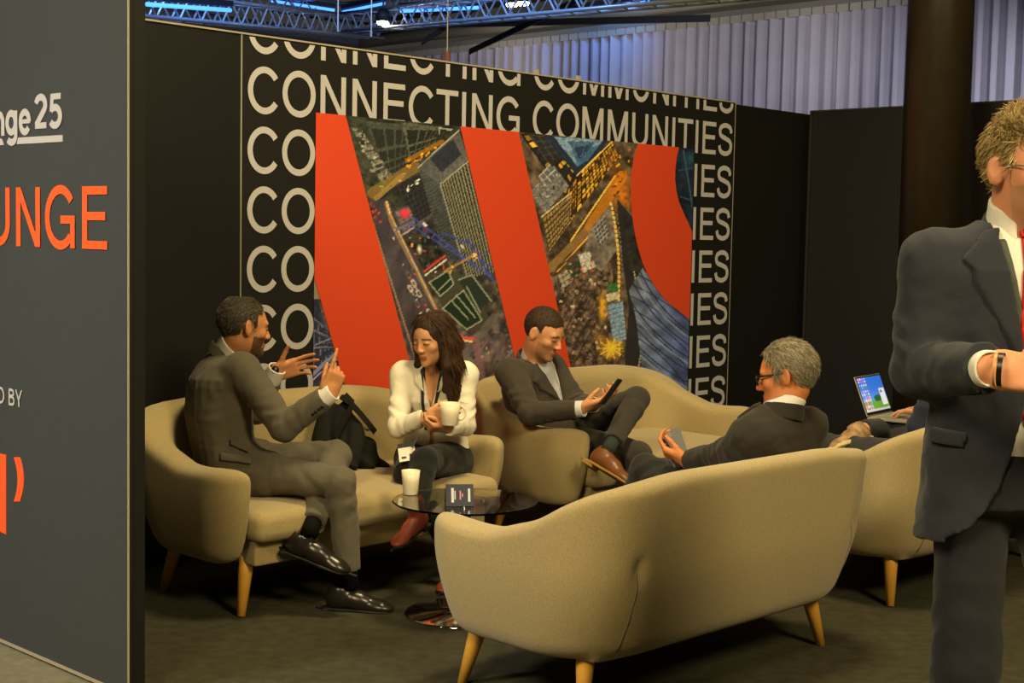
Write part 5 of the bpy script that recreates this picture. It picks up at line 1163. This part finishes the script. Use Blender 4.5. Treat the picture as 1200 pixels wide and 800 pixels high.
sh_o = make_shoe('dress', mat('brown_leather', lin(112, 70, 38), .38, spec=.5), mat('tan_sole', lin(150, 112, 60), .6))
put_shoe(sh_o, m2.root, J(714, 532, 6.80), (.62, -.62, -.28), up=(.5, .25, .85), s=1.02); put_shoe(sh_o, m2.root, np.array([*J(752, 625, 6.80)[:2], .085]), (.8, -.6, 0))
m2.sock(m2.LA, m2.LK, mat('teal_sock', lin(40, 48, 46), .9)); m2.sock(m2.RA, m2.RK, M_blackcloth)
M_wlany = mat('pale_lanyard', lin(206, 204, 200), .7)
lanyard(m2, m2.shirtF, lerp_pts((.055, -.03), (.022, -.34), 8), lerp_pts((-.055, -.03), (-.006, -.34), 8), M_wlany, .015)
def phone(c, fwd, up, w_, h_, label, screen_col, lit=0, case=None):
    """phone: up along its length, fwd out of its screen"""
    y = nrm(up); z = nrm(np.asarray(fwd, float)-y*(np.asarray(fwd, float)@y)); x = np.cross(y, z); c = np.asarray(c, float)
    e = empty('smartphone', tuple(c)); tag(e, label, 'phone')
    child_local(MB().box(c, (w_/2, h_/2, .004), [x, y, z]).build('case', case or M_plastic_black, None, False, .003), e)
    child_local(MB().box(c+z*.0045, (w_/2-.004, h_/2-.006, .0006), [x, y, z]).build('screen', screen_col), e)
    child_local(MB().box(c-z*.005+y*h_*.36+x*w_*.22, (.011, .011, .0012), [x, y, z]).build('camera_bump', M_plastic_black, None, False, .001), e); return e
phone(J(716, 459, 6.86), (-.7, .35, .6), (.55, -.05, .8), .074, .150, 'black phone in the hands of the man on the far sofa', mat('dark_screen', lin(20, 22, 26), .1))
# ------------------------------------------------------------------ man in black on the near sofa, seen from behind
f_ = -n_s3; r_ = e_s3
P = c3+e_s3*.50-n_s3*.06+ZU*.52; N = c3+e_s3*.52+n_s3*.16+ZU*.890
m3 = Fig('man in a black suit with glasses seen from behind on the near sofa', (P[0], P[1], .44), dict(P=P, N=N, RS=N+r_*.165-ZU*.075, LS=N-r_*.165-ZU*.10+f_*.03, RE=N+r_*.26-ZU*.30+f_*.12, LE=J(851, 533, 5.42),
    RW=N+r_*.10-ZU*.30+f_*.36, LW=J(806, 541, 5.58), RH=P+r_*.09, LH=P-r_*.09, RK=P+r_*.16+f_*.45+ZU*.03, LK=J(757, 549, 5.84), RA=P+r_*.16+f_*.50-ZU*.40, LA=P-r_*.10+f_*.55-ZU*.40),
    f_+np.array([0, 0, .2]), (J(922, 441, 5.38), (-.93, .36, -.20), (-.08, .12, 1)), bend=-.05)
M_suit3 = suit('black_suit', lin(44, 40, 33))
m3.body(lin(188, 116, 66), lin(140, 74, 52), {'R': dict(fd=(-.7, .7, .1), pn=(0, 0, -1), curl=(.4, .4, .4, .5), thumb=(.8, .5, .2)), 'L': dict(fd=(-.80, .30, .32), pn=(.35, .30, .7), curl=(.7, .85, .95, 1.0), thumb=(.85, .3, .45))}, brow=lin(80, 74, 66))
m3.jacket(M_suit3, t0=-.2, skirt=(.2, .2), cuff=.006, seed=33, wrk=.005, lapside=('L',), colz=.034)
m3.shirt(M_white_cloth, cuffs=('R',), cr=.062, cz=(-.02, .050)); m3.trousers(suit('black_suit_trousers', lin(40, 38, 32)), seed=36)
m3.hair(HM('grey_hair', lin(118, 108, 86)), lambda F, L: m3.cuthair(F, front=((0, .060, .080), (0, 1, -.25)), side=((0, .034, 0), (0, 1, 0)), nape=-.085), thick=.012, seed=38)
m3.strands((lin(84, 76, 58), lin(176, 164, 134)), L=.032, lift=.28, n=3200)
put_shoe(sh_d, m3.root, np.array([*m3.RA[:2], .085]), f_); put_shoe(sh_d, m3.root, np.array([*m3.LA[:2], .085]), f_)
def glasses(fig, m, r=.0022, rim=True, thick=1.0):
    h = fig.hl
    for q in (-1, 1):
        part('temple', MB().tube([h((q*.062, .096, .012)), h((q*.074, .06, .012)), h((q*.080, -.005, .010)), h((q*.078, -.02, -.012))], r*thick, 6), m, fig.root)
        pts = [h((q*(.033+.027*math.cos(a)), .110-.25*abs(.033+.027*math.cos(a))*.6, .000+.019*math.sin(a))) for a in np.linspace(0, 2*math.pi, 21)]
        part('rim', MB().tube(pts, r, 6), m, fig.root)
        mb = MB(); mb.add(pts[:-1], [tuple(range(20))]); part('lens', mb, M_lens, fig.root, False)
    part('bridge', MB().tube([h((-.008, .107, .004)), h((0, .117, .008)), h((.008, .107, .004))], r, 6), m, fig.root)
M_lens = mat('clear_lens', (.95, .95, .95), .02, trans=1.0, ior=1.01)
glasses(m3, M_plastic_black, .0026, thick=1.3)
phone(J(793, 524, 5.62), (-.3, .85, .35), (-.30, .30, .9), .074, .150, 'grey phone in the hand of the man in black', mat('bright_screen', lin(120, 118, 112), .2), case=mat('silver_case', lin(44, 44, 46), .4))
# ------------------------------------------------------------------ person with a laptop on the right sofa
f_ = -n_s3; r_ = e_s3
P = c4+e_s3*.12-n_s3*.04+ZU*.52; N = c4+e_s3*.14+n_s3*.14+ZU*.99
LPH = nrm((.60, .80, 0)); LPU = nrm((.80, -.60, 0)); lp0 = J(1016, 490, 7.16)
m4 = Fig('person in dark clothes behind the open laptop on the right sofa', (P[0], P[1], .44), dict(P=P, N=N, RS=N+r_*.17-ZU*.055, LS=N-r_*.17-ZU*.055, RE=N+r_*.24-ZU*.29+f_*.12, LE=N-r_*.22-ZU*.30+f_*.10,
    RW=lp0+LPH*.26+LPU*.26+ZU*.05, LW=lp0+LPH*.08+LPU*.27+ZU*.05, RH=P+r_*.09, LH=P-r_*.09, RK=P+r_*.30+f_*.36+ZU*.06, LK=P-r_*.10+f_*.46+ZU*.0, RA=J(1012, 503, 7.02), LA=P-r_*.10+f_*.50-ZU*.42),
    f_+np.array([0, 0, .15]), (N+f_*.06+ZU*.15, (-.7, .7, -.35), (0, 0, 1)), bend=-.05)
m4.body(SK, lin(150, 84, 62), {'R': dict(fd=-LPU, pn=(0, 0, -1), curl=(.3, .3, .3, .4)), 'L': dict(fd=-LPU, pn=(0, 0, -1), curl=(.3, .3, .3, .4))}, vox=.006)
m4.jacket(suit('navy_jacket', lin(36, 40, 54)), t0=-.2, skirt=(.15, .15), seed=43, lap=False); m4.trousers(suit('slate_trousers', lin(52, 52, 52)), seed=46)
m4.hair(HM('dark_hair', lin(40, 34, 28)), lambda F, L: m4.cuthair(F), seed=48)
M_sneak = mat('patterned_knit', lin(150, 120, 84), .8, var=.7, vscale=26)
sh_n = make_shoe('sneaker', M_sneak, mat('cream_rubber', lin(196, 178, 130), .6))
put_shoe(sh_n, m4.root, J(1000, 502, 7.00), (-.80, -.55, -.10), up=(-.35, .5, .8)); put_shoe(sh_n, m4.root, np.array([*m4.LA[:2], .085]), f_)
# laptop
lt = empty('laptop', tuple(lp0)); tag(lt, 'open silver laptop with a blue desktop on the lap at right', 'laptop')
M_sil = mat('silver_shell', lin(188, 182, 164), .4, .5); LW_, LD_ = .31, .215
lc = lp0+LPH*LW_/2+LPU*LD_/2; ax3 = [LPH, LPU, ZU]
child_local(MB().box(lc, (LW_/2, LD_/2, .007), ax3).build('base', M_sil, None, False, .003), lt)
kb = child_local(MB().box(lc-LPU*.03+ZU*.0072, (LW_/2-.018, .055, .0006), ax3).build('keyboard', mat('keyboard_grey', lin(120, 114, 98), .6)), lt)
mk = MB()
kp = MB().box((0, 0, 0), (.0085, .0085, .0014), ax3).build('key', mat('key_grey', lin(150, 144, 124), .6), None); 
for i_ in range(14):
    for j_ in range(5):
        k2 = kp.copy(); COL.objects.link(k2); k2.parent = kb; k2.matrix_parent_inverse = parent_world(kb).inverted()
        k2.location = tuple(lc-LPU*.03+LPH*(-.125+.0193*i_)+LPU*(-.042+.021*j_)+ZU*.0086)
bpy.data.objects.remove(kp)
child_local(MB().box(lc+LPU*.06+ZU*.0072, (.05, .032, .0006), ax3).build('touchpad', mat('pad_grey', lin(166, 160, 144), .4)), lt)
sa = math.radians(112); SU = nrm(-LPU*-math.cos(sa)*1.0+ZU*math.sin(sa)); SU = nrm(ZU*math.sin(sa)+LPU*math.cos(sa)); SN = nrm(np.cross(LPH, SU)); SN = SN if SN@LPU > 0 else -SN
h0 = lp0+LPH*LW_/2+ZU*.008; LHt = .205
child_local(MB().box(h0+SU*LHt/2, (LW_/2, LHt/2, .003), [LPH, SU, SN]).build('lid', M_sil, None, False, .002), lt)
child_local(MB().box(h0+SU*LHt/2+SN*.0032, (LW_/2-.004, LHt/2-.004, .0004), [LPH, SU, SN]).build('bezel', M_plastic_black), lt)
sx_, sy_ = 60, 40
us = np.linspace(-LW_/2+.009, LW_/2-.009, sx_); vs_ = np.linspace(.018, LHt-.010, sy_); UU, VV = np.meshgrid(us, vs_, indexing='ij'); a_ = (UU-us[0])/(us[-1]-us[0]); b_ = (VV-vs_[0])/(vs_[-1]-vs_[0])
SCc = np.zeros((sx_, sy_, 3)); SCc[...] = np.array([.03, .16, .70])*(1-b_[..., None]*.2)+np.array([.30, .45, .75])*(np.clip(.75-b_, 0, 1)**2*1.2)[..., None]
SCc[b_ < .30+.03*np.sin(a_*7)] = (.10, .28, .03); SCc[(np.hypot((a_-.62)/.16, (b_-.36)/.10) < 1)] = (.02, .09, .02)
rr_ = np.random.default_rng(5).random((8, 12)); ic = (a_ < .34) & ((a_*24 % 2) > .7) & ((b_*22 % 2) > .7); SCc[ic] = np.stack([rr_[(a_[ic]*12).astype(int) % 8, (b_[ic]*11).astype(int)], rr_[(a_[ic]*12+3).astype(int) % 8, (b_[ic]*11).astype(int)]*.6, rr_[(a_[ic]*12+5).astype(int) % 8, (b_[ic]*11).astype(int)]], 1)
SCc[(a_ > .76) & (a_ < .97) & (b_ > .15) & (b_ < .62)] = (.62, .64, .70); SCc[(np.hypot((a_-.83)/.04, (b_-.53)/.04) < 1)] = (.1, .1, .2); SCc[b_ < .07] = (.42, .44, .50)
sv = (h0+UU[..., None]*LPH+VV[..., None]*SU+SN*.0042).reshape(-1, 3); i2, j2 = np.meshgrid(np.arange(sx_-1), np.arange(sy_-1), indexing='ij'); b2 = (i2*sy_+j2).ravel()
sm = mesh_np('screen', sv, np.stack([b2, b2+sy_, b2+sy_+1, b2+1], 1)); colattr(sm, SCc.reshape(-1, 3)); child_local(link('screen', sm, mat('lit_screen', (0, 0, 0), .3, attr='Col', emit=(1, 1, 1), estr=.85)), lt)
# ------------------------------------------------------------------ standing man in navy with a red tie
f_ = nrm((.06, -1, 0)); r_ = np.array([f_[1], -f_[0], 0])
P = J(1180, 545, 3.38); N = J(1188, 262, 3.40)
m5 = Fig('man standing at right in a navy suit and red tie', (P[0], P[1], 0), dict(P=P, N=N, RS=N+r_*.180-ZU*.095, LS=N-r_*.175-ZU*.095, RE=J(1080, 432, 3.36), LE=N-r_*.30-ZU*.36+f_*.02,
    RW=J(1158, 432, 3.08), LW=J(1300, 452, 3.06), RH=P+r_*.080-ZU*.03, LH=P-r_*.085-ZU*.03, RK=P+r_*.09-ZU*.47+f_*.03, LK=P-r_*.16-ZU*.46+f_*.10, RA=np.array([*(P+r_*.09+f_*.0)[:2], .10]), LA=np.array([*(P-r_*.18+f_*.06)[:2], .10])),
    f_, (J(1203, 200, 3.36), (.46, -.88, -.10), (0, 0, 1)), hs=1.06, bend=-.01)
M_suit5 = suit('navy_suit', lin(50, 52, 60))
m5.body(lin(214, 148, 112), lin(176, 104, 90), {'R': dict(fd=(.95, -.10, -.08), pn=(.1, .9, -.30), curl=(.45, .5, .55, .6), thumb=(.9, .15, .45), s=1.08, tcurl=.3), 'L': dict(fd=(-.9, -.1, .1), pn=(.0, .8, .1), curl=(.5, .6, .6, .7), s=1.08)}, stub=lin(150, 116, 92), brow=lin(110, 90, 64), vox=.005, neckr=(.050, .056))
m5.st = [(-.32, .190, .130, 0)]+TORSO_M[1:]
m5.jacket(M_suit5, g=.020, t0=-.30, vlow=.30, vtop=.085, seed=53, wrk=.0045, drop_=.16, hem=.8, cuff=.01, slv=(.082, .072, .066, .055), lapw=.085)
m5.st = TORSO_M
m5.shirt(M_white_cloth, cr=.062, cz=(-.03, .05), cuffl=.014); m5.trousers(suit('navy_trousers', lin(40, 40, 46)), seed=56, r=(.084, .078, .076, .066), waist=.06, wrk=.003, hipr=(.150, .11, .10))
m5.hair(HM('fair_grey_hair', lin(164, 142, 96)), lambda F, L: (F.ell(L((.0, .025, .102)), np.array([.070, .085, .040])*1.06, m5.HR, .03), m5.cuthair(F, front=((0, .092, .085), (0, 1, -.3)), side=((0, .03, 0), (0, 1, 0)), nape=-.075)), thick=.006, seed=58)
m5.strands((lin(120, 98, 60), lin(226, 200, 140)), L=.030, lift=.3, n=3600, top=((0, .5, .3), 1.3), r=.0012, spread=.4)
M_tie = mat('red_silk', lin(196, 26, 22), .5, var=.1, vscale=60)
for poly in ([(-.020, .012), (.020, .012), (.014, -.035), (-.014, -.035)], [(-.013, -.035), (.013, -.035), (.040, -.40), (.0, -.47), (-.040, -.40)]):
    g_ = patch(m5.shirtF, poly, m5.N, m5.rt, m5.T, m5.ft, .010, .002, (.0, .3))
    if g_ is not None: g_.obj('tie', M_tie, m5.root, 1, org=m5.org)
lanyard(m5, m5.shirtF, lerp_pts((.062, .0), (.006, -.36), 9), lerp_pts((-.062, .0), (-.006, -.36), 9), mat('green_lanyard', lin(70, 74, 62), .7), .016)
glasses(m5, mat('silver_frame', lin(190, 184, 170), .3, .9), .0017)
wd = nrm(m5.RW-m5.RE); wb_ = nrm(wd*.4+np.array([.95, -.1, -.08])); part('bracelet', MB().tube([m5.RW+wd*.020+wb_*.010, m5.RW+wd*.020+wb_*.021], .0355, 18, False), M_plastic_black, m5.root); part('gold_bangle', MB().tube([m5.RW+wd*.020+wb_*.002, m5.RW+wd*.020+wb_*.008], .0360, 18, False), mat('tan_band', lin(206, 150, 90), .4), m5.root)
for k_ in range(4):
    dn = nrm((-.1, -.75, -.7)); p_ = on_surface(m5.jackF, m5.RW-wd*(.035+.018*k_)+dn*.1, -dn); part('sleeve_button', MB().tube([p_, p_+dn*.004], .0068, 10), M_plastic_black, m5.root)
g_ = patch(m5.torsoF, [(-.045, -.028), (.045, -.036), (.047, .0), (-.045, .008)], J(1113, 508, 3.25), nrm(J(1130, 512, 3.25)-J(1098, 504, 3.25)), ZU, (0, -1, 0), .010, .002, (-.10, .15))
if g_ is not None: g_.obj('pocket_flap', M_suit5, m5.root, 1, org=m5.org)
put_shoe(sh_d, m5.root, np.array([*m5.RA[:2], .085]), f_); put_shoe(sh_d, m5.root, np.array([*m5.LA[:2], .085]), f_)
for s__ in (sh_d, sh_b, sh_o, sh_n): drop(s__)
# ================================================================== small things
# black tote bag slumped on the left sofa
bo = J(410, 548, 6.55); bx = e_s1; by = ZU; bn = n_s1
def bpx(x, y):
    d = ray(x, y); Pq = CAM+d*(((bo-CAM)@bn)/(d@bn)); return (Pq-bo)@bx, Pq[2]-bo[2]
outl = [bpx(*p) for p in ((395, 463), (404, 473), (412, 466), (419, 466), (426, 482), (437, 510), (449, 547), (420, 551), (373, 546), (374, 515), (383, 482))]
BF = Field(bo-np.array([.32, .32, .05]), bo+np.array([.32, .32, .42]), .005)
def bagf(X, Y, Z):
    x, y, z = X-f32(bo[0]), Y-f32(bo[1]), Z-f32(bo[2])
    a = x*f32(bx[0])+y*f32(bx[1]); c = x*f32(bn[0])+y*f32(bn[1])
    pd = polyd(a+0*z, z+0*a, outl); th = .075-.055*np.clip(z/.33, 0, 1)
    c = c+.10*np.clip(z/.33, 0, 1.2)                     # leans against the backrest
    q = smax(pd, np.abs(c)-th, .05)
    f = .010*np.abs(np.sin(a*34+z*22+2*np.sin(z*17)))+.006*np.sin(a*61-z*40)
    return (q+f).astype(f32)
BF.put(bagf, BF.lo, BF.lo+BF.n*BF.vox)
M_bag = mat('black_canvas', lin(28, 27, 24), .85, bump=.3, bscale=300, spec=.15)
bag = empty('tote_bag', (bo[0], bo[1], .45)); tag(bag, 'black cloth tote bag slumped between the man and the woman on the left sofa', 'bag')
BF.obj('bag_body', M_bag, bag, 1, org=np.array([bo[0], bo[1], .45]))
def bp(x, y, off): 
    u, z = bpx(x, y); return bo+bx*u+ZU*z+bn*(off-.10*np.clip(z/.33, 0, 1.2))
strap([bp(388, 512, .075), bp(396, 500, .075), bp(406, 488, .07), bp(415, 478, .06), bp(420, 470, .045), bp(417, 464, .02)], .028, .003, 'strap', M_bag, bag, up=bn)
strap([bp(412, 466, .02), bp(418, 474, .05), bp(426, 486, .055), bp(434, 500, .06), bp(438, 506, .055)], .026, .003, 'strap', M_bag, bag, up=bn)
# cup on the glass table
cp_ = atz(481, 579, .4605); mug(cp_, .030, .038, .098, 'white handleless cup on the glass table')
# small propped card on the glass table
lcn = atz(539, 593, .4612); lx = nrm((1, .12, 0)); lb = np.cross(ZU, lx); lu = nrm(ZU*.9+lb*.42); ln_ = nrm(np.cross(lx, lu)); lw = .108; lh = .088
le = empty('table_card', tuple(lcn)); tag(le, 'small dark blue card propped up on the glass table', 'card')
child_local(MB().box(lcn+lu*lh/2, (lw/2, lh/2, .001), [lx, lu, ln_]).build('card_front', mat('navy_paper', lin(30, 34, 62), .35)), le)
lu2 = nrm(ZU*.9-lb*.42); child_local(MB().box(lcn+lu*lh*.98-lu2*lh*.49+lb*.003, (lw/2, lh*.49, .001), [lx, lu2, nrm(np.cross(lx, lu2))]).build('card_back', mat('navy_paper', lin(30, 34, 62), .35)), le)
M_pink = mat('pink_ink', lin(214, 130, 150), .5); M_wink = mat('white_ink', lin(200, 205, 205), .5)
fs = 1 if ln_[1] < 0 else -1
for x_, l_, w_, m_ in ((-.26, .66, .010, M_wink), (-.17, .40, .004, M_wink), (.02, .40, .005, M_pink), (.10, .16, .004, M_pink), (.34, .60, .009, M_wink)):
    child_local(MB().box(lcn+lx*(x_*lw)+lu*lh*.5+ln_*fs*.0012, (w_/2, lh*l_/2, .0003), [lx, lu, ln_]).build('print_line', m_), le)
